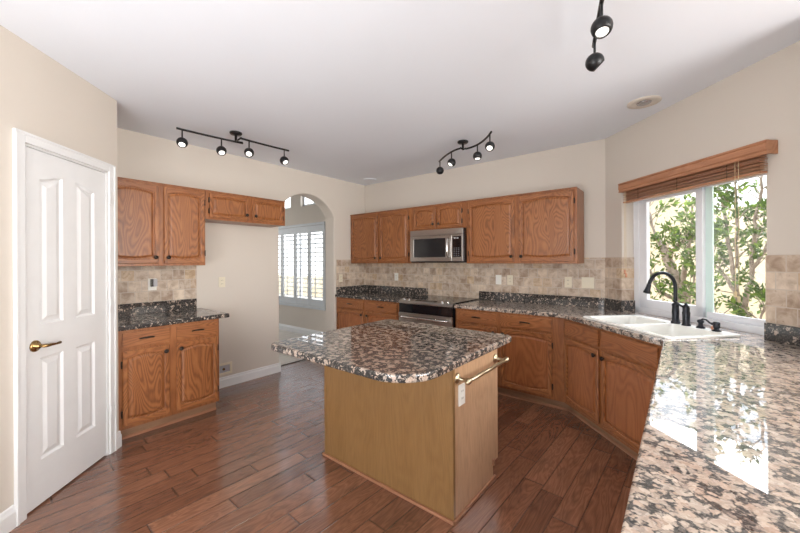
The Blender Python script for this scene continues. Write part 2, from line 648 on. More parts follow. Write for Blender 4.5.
# floors and ceilings
b = MB(); b.box(-4.20, 4.0, -4.6, 4.3, -.12, 0)
struct('floor', b, M['floor'])
b = MB(); b.box(-9.2, -4.20, -.2, 4.3, -.12, -.002)
struct('floor_dining', b, M['dfloor'])
b = MB(); b.box(-4.215, -4.185, 2.5, 3.39, -.004, .006, bev=.002)
struct('trim_1', b, M['slot'])
ROOM = [(XW - .2, -4.75), (4.15, -4.75), (4.15, 3.06), (.68, 3.06), (-.52, 4.24), (XW - .2, 4.24)]
b = holed(ROOM, [], .15)
b.v = [(v[0], v[1], v[2] + ZC + .15) for v in b.v]
struct('ceiling', b, M['ceiling'])
b = MB(); b.box(-9.2, XW - .2, -.2, 4.2, 3.7, 3.85)
struct('ceiling_dining', b, M['ceiling'])

# wall W with the arch
yA0, yA1, zs, zt = 2.49, 3.395, 2.06, 2.332
hw = (yA1 - yA0) / 2
sag = zt - zs
Rr = (hw * hw + sag * sag) / (2 * sag)
cy = (yA0 + yA1) / 2
arc = []
a0 = math.asin(hw / Rr)
for k in range(25):
    a = -a0 + 2 * a0 * k / 24
    arc.append((cy + Rr * math.sin(a), zt - Rr + Rr * math.cos(a)))
outer = [(-.2, 0), (yA0, 0), (yA0, zs)] + arc[1:-1] + [(yA1, zs), (yA1, 0), (YB, 0), (YB, 3.7), (-.2, 3.7)]
mb = holed(outer, [], .2, .012)
# local xy -> world yz, thickness toward -x
mb.v = [(XW + v[2], v[0], v[1]) for v in mb.v]
struct('wall_left', mb, M['wall'])
# back wall (continues into the dining room) with shutter window and clerestory openings
SH0, SH1 = -6.86, -5.05
outer = [(-9.2, 0), (-.50, 0), (-.50, 3.7), (-9.2, 3.7)]
holes = [[(SH0, .56), (SH1, .56), (SH1, 2.08), (SH0, 2.08)],
         [(-5.75, 2.47), (-4.9, 2.47), (-4.9, 3.2), (-5.75, 3.2)],
         [(-6.95, 2.47), (-6.09, 2.47), (-6.09, 3.2), (-6.95, 3.2)]]
mb = holed(outer, holes, .18)
mb.v = [(v[0], YB - v[2], v[1]) for v in mb.v]
struct('wall_back', mb, M['wall'])

# diagonal window wall: local x along the wall from s, local z up
S0, S1 = -3.3, -1.70
WL, WR, WB, WT = -3.07, -1.874, .914, 2.06
sc0 = ((-.596) - 4.058) / R2          # corner with the back wall
sc1 = (XR - (DW - XR)) / R2           # corner with the right wall
mb = holed([(sc0, 0), (sc1 + .0, 0), (sc1 + .0, ZC), (sc0, ZC)], [[(WL, WB), (WR, WB), (WR, WT), (WL, WT)]], .17)
ex = Vector((1, -1, 0)) / R2
ey = Vector((1, 1, 0)) / R2
mb.v = [tuple(Vector((DW / 2, DW / 2, 0)) + ex * v[0] - ey * v[2] + Vector((0, 0, v[1]))) for v in mb.v]
struct('wall_window', mb, M['wall'])
b = MB(); b.box(XR, XR + .15, 2.62, DW - XR + .05, 0, ZC)
struct('wall_right', b, M['wall'])
b = MB(); b.box(XR + .15, 4.0, 2.80, 2.95, 0, ZC)
struct('wall_breakfast', b, M['wall'])
mb = holed([(-4.6, 0), (2.95, 0), (2.95, ZC), (-4.6, ZC)], [[(-.55, .4), (2.3, .4), (2.3, 2.4), (-.55, 2.4)]], .15)
mb.v = [(4.0 + v[2] + .15, v[0], v[1]) for v in mb.v]
struct('wall_far_right', mb, M['wall'])
f = MB()
for (a, c_, d_, e_) in ((-.55, 2.3, .4, .46), (-.55, 2.3, 2.34, 2.4), (-.55, -.49, .4, 2.4), (2.24, 2.3, .4, 2.4), (.85, .91, .4, 2.4)):
    f.box(4.04, 4.10, a, c_, d_, e_)
o = struct('window_8', f, M['vinyl'])
g = MB(); g.box(4.07, 4.075, -.49, 2.24, .46, 2.34)
obj('pane', g, M['glass'], o)
# door wall, 45 degrees
DX0, DX1, DZ = 0.0, .0, 2.066
q0 = Vector((-2.25, EW + 2.25, 0))
ed = Vector((-1, 1, 0)) / R2
Ldw = (-3.335 + 2.25) / -1 * R2
dl0 = (2.809 - 2.25) * R2
dl1 = (3.261 - 2.25) * R2
mb = holed([(0, 0), (dl0, 0), (dl0, DZ), (dl1, DZ), (dl1, 0), (Ldw, 0), (Ldw, ZC), (0, ZC)], [], .12)
nd = Vector((-1, -1, 0)) / R2
mb.v = [tuple(q0 + ed * v[0] - nd * v[2] + Vector((0, 0, v[1]))) for v in mb.v]
struct('wall_door', mb, M['wall'])
b = MB(); b.box(XW, -3.335, .593, .713, 0, ZC)
struct('wall_return', b, M['wall'])
b = MB(); b.box(-2.40, -2.25, -4.6, -.372, 0, ZC)
struct('wall_living_left', b, M['wall'])
# pantry behind the door (closed box)
b = MB(); b.box(XW, -2.41, -.5, -.4, 0, ZC)
struct('wall_pantry', b, M['wall'])
# rear wall with two windows
mb = holed([(-2.4, 0), (4.0, 0), (4.0, ZC), (-2.4, ZC)], [[(-2.05, .45), (.25, .45), (.25, 2.4), (-2.05, 2.4)], [(.95, .05), (3.3, .05), (3.3, 2.4), (.95, 2.4)]], .15)
mb.v = [(v[0], -4.6 + v[2] + .15, v[1]) for v in mb.v]
struct('wall_rear', mb, M['wall'])
for i, (x0, x1, z0, z1) in enumerate(((-2.05, .25, .45, 2.4), (.95, 3.3, .05, 2.4))):
    f = MB(); w = .05
    f.box(x0, x1, -4.57, -4.50, z0, z0 + w); f.box(x0, x1, -4.57, -4.50, z1 - w, z1)
    f.box(x0, x0 + w, -4.57, -4.50, z0, z1); f.box(x1 - w, x1, -4.57, -4.50, z0, z1)
    f.box((x0 + x1) / 2 - .03, (x0 + x1) / 2 + .03, -4.57, -4.50, z0, z1)
    o = struct('window_%d' % (5 + i), f, M['vinyl'])
    g = MB(); g.box(x0 + w, x1 - w, -4.54, -4.535, z0 + w, z1 - w)
    obj('pane', g, M['glass'], o)
# dining room walls
b = MB(); b.box(-9.2, XW - .2, -.2, -.05, 0, 3.7)
struct('wall_dining_front', b, M['wall'])
mb = holed([(-.2, 0), (4.058, 0), (4.058, 3.7), (-.2, 3.7)], [[(1.1, .6), (3.3, .6), (3.3, 2.8), (1.1, 2.8)]], .15)
mb.v = [(-9.05 + v[2], v[0], v[1]) for v in mb.v]
struct('wall_dining_left', mb, M['wall'])
f = MB()
for (a, c_, d, e) in ((1.1, 3.3, .6, .66), (1.1, 3.3, 2.74, 2.8), (1.1, 1.16, .6, 2.8), (3.24, 3.3, .6, 2.8), (2.17, 2.23, .6, 2.8)):
    f.box(-9.16, -9.09, a, c_, d, e)
o = struct('window_4', f, M['vinyl'])
g = MB(); g.box(-9.13, -9.125, 1.16, 3.24, .66, 2.74)
obj('pane', g, M['glass'], o)


def baseboard(name, p0, p1, n, h=.115, t=.015):
    """board from p0 to p1 in plan; n points into the room"""
    p0 = Vector((*p0, 0)); p1 = Vector((*p1, 0)); n = Vector((*n, 0)).normalized()
    prof = [(0, 0), (t, 0), (t, h * .72), (t * .55, h * .82), (t * .45, h * .95), (0, h)]
    vs = [tuple(p + n * a + Vector((0, 0, z))) for p in (p0, p1) for a, z in prof]
    k = len(prof)
    b = MB(); b.add(vs, [list(range(k)), list(range(k, 2 * k))] + [(i, (i + 1) % k, k + (i + 1) % k, k + i) for i in range(k)])
    return struct(name, b, M['white'])


baseboard('baseboard_left', (XW, 1.50), (XW, yA0 + .012), (1, 0))
baseboard('baseboard_arch', (XW + .01, yA0), (XW - .2, yA0), (0, 1))
baseboard('baseboard_dining', (-9.05, YB), (XW - .2, YB), (0, -1), .12)
baseboard('baseboard_door', tuple((q0 + ed * (dl1 + .058))[:2]), tuple((q0 + ed * (Ldw + .012))[:2]), (1, 1), .12)
baseboard('baseboard_door_left', tuple(q0[:2]), tuple((q0 + ed * (dl0 - .058))[:2]), (1, 1), .12)


# ------------------------------------------------------------------ doors and cabinets (local frame: x right, y into the wall, z up)
def loop_pts(W, H, st, rt, rb, at, ab, d, y, N=15):
    """inner opening of a cabinet door, inset by d; returns bottom row and top row of points"""
    x0, x1 = st + d, W - st - d
    bot, top = [], []
    for i in range(N):
        x = x0 + (x1 - x0) * i / (N - 1)
        t = (x - W / 2) / ((W - 2 * st) / 2)
        sh = 1 - min(1, abs(t) / .96) ** 2
        top.append((x, y, H - rt - at * (1 - sh) - d))
        bot.append((x, y, rb + ab * (1 - sh) + d))
    return bot, top


def ring(mb, A, B, mi):
    a = A[0] + A[1][::-1]
    c = B[0] + B[1][::-1]
    n = len(a)
    k = len(mb.v)
    mb.v += a + c
    for i in range(n):
        j = (i + 1) % n
        mb.f.append([k + i, k + j, k + n + j, k + n + i]); mb.mi.append(mi); mb.sm.append(False)


def cab_door(parent, x, z, W, H, knob=None, hinge=None, pm='oak_panel', at=.024, ab=.020, st=.036, rt=.040, rb=.040):
    T = .019
    b = MB()
    F = loop_pts(W, H, st, rt, rb, at, ab, -.007, -T)
    G = loop_pts(W, H, st, rt, rb, at, ab, -.002, -T + .003)
    Hh = loop_pts(W, H, st, rt, rb, at, ab, .0, -T + .013)
    ring(b, F, G, 0); ring(b, G, Hh, 0)
    c = .004
    bo, to = F
    xi0, xi1 = bo[0][0], bo[-1][0]
    # stiles
    for xa, xb, ia in ((c, xi0, 0), (xi1, W - c, -1)):
        b.add([(xa, -T, c), (xb, -T, c), (xb, -T, H - c), (xa, -T, H - c)], [(0, 1, 2, 3)], 0)
    n = len(bo)
    for i in range(n - 1):
        b.add([(bo[i][0], -T, c), (bo[i + 1][0], -T, c), bo[i + 1], bo[i]], [(0, 1, 2, 3)], 1)
        b.add([(to[i][0], -T, H - c), (to[i + 1][0], -T, H - c), to[i + 1], to[i]], [(0, 1, 2, 3)], 1)
    # rounded outer edge and sides, back
    o1 = [(c, -T, c), (W - c, -T, c), (W - c, -T, H - c), (c, -T, H - c)]
    o2 = [(0, -T + c, 0), (W, -T + c, 0), (W, -T + c, H), (0, -T + c, H)]
    g_ = .005
    oo = [(0, -T + c + .004, 0), (W, -T + c + .004, 0), (W, -T + c + .004, H), (0, -T + c + .004, H)]
    o3 = [(g_, -.001, g_), (W - g_, -.001, g_), (W - g_, -.001, H - g_), (g_, -.001, H - g_)]
    for A, B in ((o1, o2), (o2, oo), (oo, o3)):
        b.add(A + B, [(i, (i + 1) % 4, 4 + (i + 1) % 4, 4 + i) for i in range(4)], 0)
    b.add(o3, [(0, 1, 2, 3)], 0)
    d = obj('door', b, [M['oak_v'], M['oak_h']], parent, (x, 0, z))
    p = MB()
    L0 = loop_pts(W, H, st, rt, rb, at, ab, -.0005, -T + .013)
    L1 = loop_pts(W, H, st, rt, rb, at, ab, .005, -T + .0135)
    L2 = loop_pts(W, H, st, rt, rb, at, ab, .022, -T + .003)
    L3 = loop_pts(W, H, st, rt, rb, at, ab, .025, -T + .0025)
    ring(p, L0, L1, 0); ring(p, L1, L2, 0); ring(p, L2, L3, 0)
    bo, to = L3
    for i in range(len(bo) - 1):
        p.add([bo[i], bo[i + 1], to[i + 1], to[i]], [(0, 1, 2, 3)], 0)
    obj('door_panel', p, M[pm], d)
    if knob:
        kx = .030 if knob[0] == 'l' else W - .030
        kz = .055 if knob[1] == 'b' else H - .050
        k = MB()
        k.lathe([(.006, 0), (.006, .010), (.010, .013), (.0165, .017), (.0175, .022), (.013, .027), (.0, .029)], 14,
                mat=Matrix.Translation((kx, -T, kz)) @ Matrix.Rotation(PI / 2, 4, 'X'))
        obj('knob', k, M['bronze'], d)
    if hinge:
        hx = -.004 if hinge == 'l' else W + .004
        for hz in (.07, H - .13) if H > .4 else (H * .15, H * .6):
            h = MB()
            h.tube([(hx, -T + .004, hz), (hx, -T + .004, hz + .055)], .0052, 8)
            h.box(hx - .004, hx + .004, -.014, -.001, hz + .004, hz + .051)
            obj('hinge', h, M['bronze'], d)
    return d


def drawer(parent, x, z, W, H, pull=True):
    b = MB(); T = .019
    b.box(0, W, -T, -.009, 0, H, bev=.004); b.box(.005, W - .005, -.010, -.001, .005, H - .005)
    d = obj('drawer_front', b, M['oak_h'], parent, (x, 0, z))
    if pull:
        k = MB()
        c = W / 2
        pts = [(c - .048, -T, H / 2), (c - .042, -T - .014, H / 2 + .003), (c - .02, -T - .020, H / 2 + .006), (c, -T - .022, H / 2 + .006), (c + .02, -T - .020, H / 2 + .006), (c + .042, -T - .014, H / 2 + .003), (c + .048, -T, H / 2)]
        k.tube(pts, [.006, .0055, .006, .007, .006, .0055, .006], 8)
        obj('pull', k, M['bronze'], d)
    return d


def carcass(parent, W, D, z0, z1, H_top=None, crown=False, name='carcass', x0=0.0):
    b = MB(); b.box(x0, W, 0, D, z0, z1, bev=.0015)
    o = obj(name, b, M['oak_plain'], parent)
    if crown:
        c = MB(); c.box(x0, W, -.010, D, z1, z1 + .012, bev=.002)
        obj('top_moulding', c, M['oak_h'], parent)
    return o


def toe(parent, x0, x1, ydepth=.075, shoe=True):
    b = MB(); b.box(x0, x1, ydepth, ydepth + .012, 0, .098)
    t_ = obj('toe_kick', b, M['toe'], parent)
    if shoe:
        s = MB()
        prof = [(ydepth, 0), (ydepth - .014, 0), (ydepth - .013, .008), (ydepth - .008, .014), (ydepth, .018)]
        n = len(prof)
        s.add([(x, y, z) for x in (x0, x1) for y, z in prof], [list(range(n)), list(range(n, 2 * n))] + [(i, (i + 1) % n, n + (i + 1) % n, n + i) for i in range(n)])
        obj('shoe_moulding', s, M['shoe'], parent)


# --- left wall uppers
ZU0, ZU1 = 1.371, 2.108
t = thing('upper_cabinet', 'oak wall cabinet with two tall arched doors above the small counter by the white door', 'cabinet', (XW + .3275, .716, 0), ROT_W)
W = 1.474 - .716
carcass(t, W, .314, ZU0, ZU1, crown=True)
cab_door(t, -.018, ZU0 + .022, 1.078 - .716 + .018, ZU1 - ZU0 - .04, knob='rb', hinge=None)
cab_door(t, 1.116 - .716, ZU0 + .022, 1.462 - 1.116, ZU1 - ZU0 - .04, knob='lb', hinge='r')
t = thing('upper_cabinet', 'short oak wall cabinet hanging over the empty refrigerator space, beside the arch', 'cabinet', (XW + .3275, 1.476, 0), ROT_W)
W = 2.368 - 1.476
carcass(t, W, .314, 1.830, ZU1, crown=True)
cab_door(t, .035, 1.850, .405, ZU1 - 1.830 - .036, knob='rb', hinge='l', at=.014, ab=.008, rt=.028, rb=.028, st=.034)
cab_door(t, .480, 1.850, .375, ZU1 - 1.830 - .036, knob='lb', hinge='r', at=.014, ab=.008, rt=.028, rb=.028, st=.034)

# --- left wall base
t = thing('base_cabinet', 'oak base cabinet under the short granite counter by the white door', 'cabinet', (-3.385, .716, 0), ROT_W)
W = 1.478 - .716
carcass(t, W, .605, .098, .873)
toe(t, 0, W)
drawer(t, .030, .735, .320, .118)
drawer(t, .402, .735, .340, .118)
cab_door(t, .030, .125, .320, .585, knob='rt', hinge='l')
cab_door(t, .402, .125, .340, .585, knob='lt', hinge='r')
t = thing('coffee_countertop', 'short dark speckled granite counter beside the white door', 'countertop', (0, 0, 0))
mb = holed([(XW + .002, .716), (XW + .645, .716), (XW + .645, 1.560), (XW + .002, 1.560)][::1], [], .040, .008)
mb.v = [(v[0], v[1], v[2] + .915) for v in mb.v]
obj('slab', mb, M['granite_dark'], t)
b = MB(); b.box(XW + .002, XW + .022, .716, 1.51, .915, 1.020, bev=.002)
obj('splash_strip', b, M['granite_dark'], t)

# --- back wall uppers
YU = YB - .3275
UX = [(XW + .002, -2.812), (-2.810, -1.992), (-1.990, -.790)]
t = thing('upper_cabinet', 'oak wall cabinet in the far corner, left of the microwave', 'cabinet', (UX[0][0], YU, 0))
W = UX[0][1] - UX[0][0]
carcass(t, W, .314, ZU0, ZU1, crown=True)
cab_door(t, .040, ZU0 + .022, .535, ZU1 - ZU0 - .04, knob='rb', hinge='l')
cab_door(t, .620, ZU0 + .022, .520, ZU1 - ZU0 - .04, knob='lb', hinge='r')
t = thing('upper_cabinet', 'small oak wall cabinet with two short arched doors directly above the microwave', 'cabinet', (UX[1][0], YU, 0))
W = UX[1][1] - UX[1][0]
carcass(t, W, .314, 1.800, ZU1, crown=True)
cab_door(t, .045, 1.815, .345, ZU1 - 1.815 - .020, knob='rb', hinge=None, at=.030, ab=.0, rt=.026, rb=.032, st=.034)
cab_door(t, .415, 1.815, .345, ZU1 - 1.815 - .020, knob='lb', hinge='r', at=.030, ab=.0, rt=.026, rb=.032, st=.034)
t = thing('upper_cabinet', 'wide oak wall cabinet with two broad doors, right of the microwave', 'cabinet', (UX[2][0], YU, 0))
W = UX[2][1] - UX[2][0]
carcass(t, W, .314, ZU0, ZU1, crown=True)
cab_door(t, .034, ZU0 + .022, .550, ZU1 - ZU0 - .04, knob='rb', hinge='l')
cab_door(t, .632, ZU0 + .022, .542, ZU1 - ZU0 - .04, knob='lb', hinge='r')

# --- back wall bases
YF = YB - .622
t = thing('base_cabinet', 'oak base cabinet with two drawers in the far corner, left of the stove', 'cabinet', (XW + .002, YF, 0))
W = -2.775 - XW - .002
carcass(t, W, .62, .098, .873)
toe(t, 0, W)
drawer(t, .035, .735, .545, .118)
drawer(t, .625, .735, .555, .118)
cab_door(t, .035, .125, .545, .585, pm='oak_calm', knob='rt', hinge='l')
cab_door(t, .625, .125, .555, .585, pm='oak_calm', knob='lt', hinge='r')
t = thing('base_cabinet', 'oak base cabinet with two drawers and arched doors, between the stove and the corner sink', 'cabinet', (-1.975, YF, 0))
W = -.840 + 1.975
# corner-cut carcass
b = MB(); b.box(0, W - .024, 0, .30, .098, .873, bev=.0015); b.box(W - .024, W - .001, 0, .02, .098, .873)
obj('carcass', b, M['oak_plain'], t)
toe(t, 0, W + .028)
drawer(t, .030, .735, .460, .118)
drawer(t, .530, .735, .500, .118)
cab_door(t, .030, .125, .460, .585, pm='oak_calm', knob='rt', hinge='l')
cab_door(t, .530, .125, .500, .585, pm='oak_calm', knob='lt', hinge='r')

# --- corner sink base: face from (-.84, YF) going 45 degrees
c0 = (-.840, YF)
L = 1.092
t = thing('sink_base_cabinet', 'oak corner cabinet with two arched doors under the white sink', 'cabinet', (c0[0], c0[1], 0), ROT_D)
b = MB(); b.prism([(.001, .098), (L, .098), (L, .873), (.001, .873)], 0, .02)
b.box(.24, L - .02, .02, .50, .098, .55)
obj('carcass', b, M['oak_plain'], t)
toe(t, -.03, L)
drawer(t, .030, .728, .455, .130, False)
drawer(t, .525, .728, .515, .130, False)
cab_door(t, .030, .125, .455, .580, pm='oak_calm', knob='rt', hinge=None)
cab_door(t, .525, .125, .515, .580, pm='oak_calm', knob='lt', hinge=None)

# --- peninsula base under the near counter
c1 = Vector((c0[0], c0[1])) + Vector((1, -1)) / R2 * L
t = thing('base_cabinet', 'oak base cabinet under the long near counter along the right wall', 'cabinet', (c1.x, c1.y, 0), ROT_R)
Wp = c1.y - .55
carcass(t, Wp, XR - c1.x - .005, .098, .873)
toe(t, 0, Wp)
for i in range(4):
    drawer(t, .03 + i * .46, .735, .42, .118, False)
    cab_door(t, .03 + i * .46, .125, .42, .585)

# --- countertops with splash strips
t = thing('far_countertop', 'dark granite counter in the far corner, left of the stove', 'countertop')
mb = holed([(XW + .002, YB - .645), (-2.772, YB - .645), (-2.772, YB - .002), (XW + .002, YB - .002)], [], .040, .008)
mb.v = [(v[0], v[1], v[2] + .915) for v in mb.v]
obj('slab', mb, M['granite_dark'], t)
b = MB(); b.box(XW + .002, -2.768, YB - .022, YB - .002, .915, 1.020, bev=.002)
b.box(XW + .002, XW + .022, YB - .625, YB - .022, .915, 1.020, bev=.002)
obj('splash_strip', b, M['granite_dark'], t)

t = thing('sink_countertop', 'long granite counter running from the stove past the corner sink into the near foreground', 'countertop')
DF = c0[0] + c0[1] - .035             # front edge x+y of the corner run
yfr = YB - .645
xfr = -.088
SK0, SK1, SD0, SD1 = -2.80, -1.955, 2.625, 3.375       # sink extents (s, d)
tt = .012
win = [P(WL + .002, DW), P(WL + .002, DW + .17), P(WR - .002, DW + .17), P(WR - .002, DW)]
outer = [(-1.977, yfr), (DF - yfr, yfr), (xfr, DF - xfr), (xfr, .55), (XR - .002, .55), (XR - .002, DW - XR - .0), win[3], win[2], win[1], win[0], (DW - YB, YB - .002), (-1.977, YB - .002)]
outer = rounded(outer, [0, .12, .08, .05] + [0] * 8)
hole = [P(SK0 + .03, SD0 + .04), P(SK1 - .03, SD0 + .04), P(SK1 - .03, SD1 - .04), P(SK0 + .03, SD1 - .04)]
mb = holed(outer, [hole], .040, .008)
mb.v = [(v[0], v[1], v[2] + .915) for v in mb.v]
obj('slab', mb, M['granite_glare'], t)
def dbox(mb, s0, s1, d0, d1, z0, z1, mi=0, bev=0.0):
    """box along the window wall: s range, perpendicular distance range measured into the wall from the wall face"""
    m = Matrix.Translation((DW / 2, DW / 2, 0)) @ Matrix.Rotation(-PI / 4, 4, 'Z')
    mb.box(s0, s1, d0, d1, z0, z1, mi, bev, m)


b = MB(); b.box(-1.984, DW - YB - .012, YB - .022, YB - .002, .915, 1.020, bev=.002)
obj('splash_strip', b, M['granite_dark'], t)
for q in ((sc0 + .01, WL, -.022, -.002), (WR, sc1 - .01, -.022, -.002), (WL + .002, WL + .02, -.022, .118)):
    b = MB(); dbox(b, *q, .915, 1.020, 0, .002)
    obj('splash_strip', b, M['granite_dark'], t)
b = MB(); b.box(XR - .022, XR - .002, 2.62, DW - XR - .012, .915, 1.020, bev=.002)
obj('splash_strip', b, M['granite_dark'], t)

# --- tile backsplashes
ZT = 1.4305
b = MB(); b.box(0, 1.512 - .716, -.010, 0, 0, ZU0 - 1.021)
tag(obj('tile_backsplash', b, M['tile'], None, (XW + .0005, .716, 1.021), (0, 0, ROT_W)), 'brown travertine tile backsplash above the short counter by the white door', 'backsplash')
b = MB(); b.box(0, YB - 3.435, -.010, 0, 0, ZT - 1.021)
tag(obj('tile_backsplash', b, M['tile'], None, (XW + .0005, 3.435, 1.021), (0, 0, ROT_W)), 'narrow travertine tile patch on the left wall between arch and corner', 'backsplash')
b = MB()
b.box(0.012, (DW - YB) - XW - .004, -.010, 0, 1.021 - .9, ZT - .9)
b.box(-2.766 - XW, -1.986 - XW, -.010, 0, 0, 1.021 - .9)
tag(obj('tile_backsplash', b, M['tile'], None, (XW, YB - .0005, .9)), 'long travertine tile backsplash on the back wall behind the stove', 'backsplash')
rot = (0, 0, ROT_D)
po = P(sc0, DW)
b = MB(); b.box(.004, WL - sc0, -.010, 0, 0, ZT - 1.021)
b.box(WL - sc0, WL - sc0 + .010, -.010, .118, 0, ZT - 1.021)
tag(obj('tile_backsplash', b, M['tile'], None, (po[0] - .0003, po[1] - .0003, 1.021), rot), 'travertine tile backsplash wrapping into the window recess left of the sink window', 'backsplash')
po = P(WR, DW)
b = MB(); b.box(0, sc1 - WR - .004, -.010, 0, 0, ZT - 1.021)
tag(obj('tile_backsplash', b, M['tile'], None, (po[0] - .0003, po[1] - .0003, 1.021), rot), 'travertine tile backsplash right of the sink window at the photo edge', 'backsplash')
b = MB(); b.box(.012, DW - XR - 2.62, -.010, 0, 0, ZT - 1.021)
tag(obj('tile_backsplash', b, M['tile'], None, (XR - .0005, DW - XR, 1.021), (0, 0, ROT_R)), 'short travertine tile strip on the wall end beyond the photo right edge', 'backsplash')

# ------------------------------------------------------------------ kitchen window
MD = Matrix.Translation((DW / 2, DW / 2, 0)) @ Matrix.Rotation(-PI / 4, 4, 'Z')
wx = lambda s: s
f = MB()
y0, y1 = .120, .168
f.box(WL, WR, y0, y1, WB, .965, 0, .004, MD)
f.box(WL, WR, y0, y1, 1.99, WT, 0, .004, MD)
f.box(WL, WL + .065, y0, y1, WB, WT, 0, .004, MD)
f.box(WR - .05, WR, y0, y1, WB, WT, 0, .004, MD)
win1 = struct('window_1', f, M['vinyl'])
f = MB()
sl0, sl1 = WL + .065, -2.395
f.box(sl0, sl1, y0 + .004, y1 - .012, .965, 1.045, 0, .005, MD)
f.box(sl0, sl1, y0 + .004, y1 - .012, 1.93, 1.99, 0, .005, MD)
f.box(sl0, sl0 + .085, y0 + .004, y1 - .012, .965, 1.99, 0, .005, MD)
f.box(sl1 - .055, sl1, y0 + .004, y1 - .012, .965, 1.99, 0, .005, MD)
obj('sliding_sash', f, M['vinyl'], win1)
f = MB()
sr0, sr1 = -2.385, WR - .05
f.box(sr0, sr1, y0 + .026, y1 - .004, .965, 1.010, 0, .004, MD)
f.box(sr0, sr1, y0 + .026, y1 - .004, 1.95, 1.99, 0, .004, MD)
f.box(sr1 - .03, sr1, y0 + .026, y1 - .004, .965, 1.99, 0, .004, MD)
obj('fixed_sash', f, M['vinyl'], win1)
f = MB(); f.box(sr0 - .01, sr0 + .045, y0 + .030, y1 - .006, .965, 1.99, 0, .003, MD)
obj('painted_reflection', f, M['teal'], win1)  # pale strip stands in for the frame reflected in the glass
g = MB(); g.box(sl0 + .083, sl1 - .053, .140, .144, 1.043, 1.932, 0, 0, MD)
obj('pane', g, M['glass'], win1)
g = MB(); g.box(sr0 + .044, sr1 - .028, .150, .154, 1.008, 1.952, 0, 0, MD)
obj('pane', g, M['glass'], win1)

# window blind, raised
t = thing('window_blind', 'raised brown wood blind with valance at the top of the sink window', 'blind', (DW / 2, DW / 2, 0), ROT_D)
v = MB()
vs0, vs1 = -3.005, -1.812
vp = [(-.010, 0), (-.010, .012), (-.006, .016), (-.006, .022), (-.012, .028), (-.013, .058), (-.008, .064), (-.014, .072), (-.014, .082), (.010, .083), (.010, .0)]
n = len(vp)
ya = -.072
v.add([(s, ya + a, 2.028 + z) for s in (vs0, vs1) for a, z in vp], [list(range(n)), list(range(n, 2 * n))] + [(i, (i + 1) % n, n + (i + 1) % n, n + i) for i in range(n)])
v.box(vs0, vs0 + .012, ya + .01, -.002, 2.030, 2.110)
v.box(vs1 - .012, vs1, ya + .01, -.002, 2.030, 2.110)
obj('valance', v, M['blind'], t)
bs0, bs1 = vs0 + .035, vs1 - .045
h = MB(); h.box(bs0, bs1, -.066, -.010, 2.050, 2.105)
obj('headrail', h, M['blind'], t)
random.seed(4)
for i in range(9):
    z = 2.036 - i * .0105
    sl = MB(); sl.box(0, bs1 - bs0, -.026, .026, -.0017, .0017)
    j = random.uniform(-.004, .004)
    obj('slat', sl, M['blind'], t, (bs0, -.040 + j, z), (random.uniform(-.07, .07), random.uniform(-.001, .001), 0))
br = MB(); br.box(bs0, bs1, -.067, -.013, 1.925, 1.941, bev=.004)
obj('bottom_rail', br, M['blind'], t)
for s_ in (bs0 + .18, (bs0 + bs1) / 2, bs1 - .19):
    l = MB(); l.box(s_ - .0012, s_ + .0012, -.0700, -.0685, 1.93, 2.045)
    obj('ladder_cord', l, M['bronze'], t)
for k, (s_, ze) in enumerate(((bs0 + .030, 1.315), (bs0 + .045, 1.285), (bs1 - .135, 1.20), (bs1 - .115, 1.17))):
    cmb = MB(); cmb.tube([(s_, -.074, 2.03), (s_ + .002, -.076, 1.7), (s_, -.074, ze)], .0016, 6)
    c_ = obj('pull_cord', cmb, M['cord'], t)
    tmb = MB(); tmb.lathe([(.003, 0), (.009, -.006), (.007, -.026), (.010, -.034), (.004, -.038)], 10, mat=Matrix.Translation((s_, -.074, ze)))
    obj('tassel', tmb, M['copper'] if k < 2 else M['cord'], c_)

# ------------------------------------------------------------------ sink and faucet
t = thing('kitchen_sink', 'white double-bowl drop-in sink set diagonally in the granite corner counter', 'sink', (DW / 2, DW / 2, 0), ROT_D)
dd = lambda d: (d - DW) / R2
ysf, ysb = dd(SD0), dd(SD1)
deck = .085
smid = (SK0 + SK1) / 2 - .01
r1 = rounded([(SK0, ysf), (SK1, ysf), (SK1, ysb), (SK0, ysb)], .035)
bowls = [[(SK0 + .035, ysf + .035), (smid - .012, ysf + .035), (smid - .012, ysb - deck), (SK0 + .035, ysb - deck)],
         [(smid + .012, ysf + .035), (SK1 - .035, ysf + .035), (SK1 - .035, ysb - deck), (smid + .012, ysb - deck)]]
br_ = [rounded(q, .05, 5) for q in bowls]
mb = holed(r1, br_, .013, .004)
mb.v = [(v_[0], v_[1], v_[2] + .928) for v_ in mb.v]
obj('rim', mb, M['sink'], t)
for q in br_:
    cx = sum(p[0] for p in q) / len(q); cyy = sum(p[1] for p in q) / len(q)
    bmb = MB()
    n = len(q)
    rings = [(1.0, .924), (.985, .90), (.95, .80), (.90, .755), (.80, .742), (.12, .736)]
    for k, z in rings:
        bmb.v += [(cx + (p[0] - cx) * k, cyy + (p[1] - cyy) * k, z) for p in q]
    for r in range(len(rings) - 1):
        for i in range(n):
            j = (i + 1) % n
            bmb.f.append([r * n + i, r * n + j, (r + 1) * n + j, (r + 1) * n + i]); bmb.mi.append(0); bmb.sm.append(True)
    bmb.f.append([(len(rings) - 1) * n + i for i in range(n)]); bmb.mi.append(0); bmb.sm.append(False)
    bo = obj('bowl', bmb, M['sink'], t)
    dmb = MB(); dmb.lathe([(.045, .739), (.045, .743), (.03, .743), (.028, .740)], 18, mat=Matrix.Translation((cx, cyy, 0)))
    obj('drain', dmb, M['chrome'], bo)

ZD = .929
yb_ = dd(3.300)


def fpos(s, d):
    x, y = P(s, d)
    return (x, y, ZD)


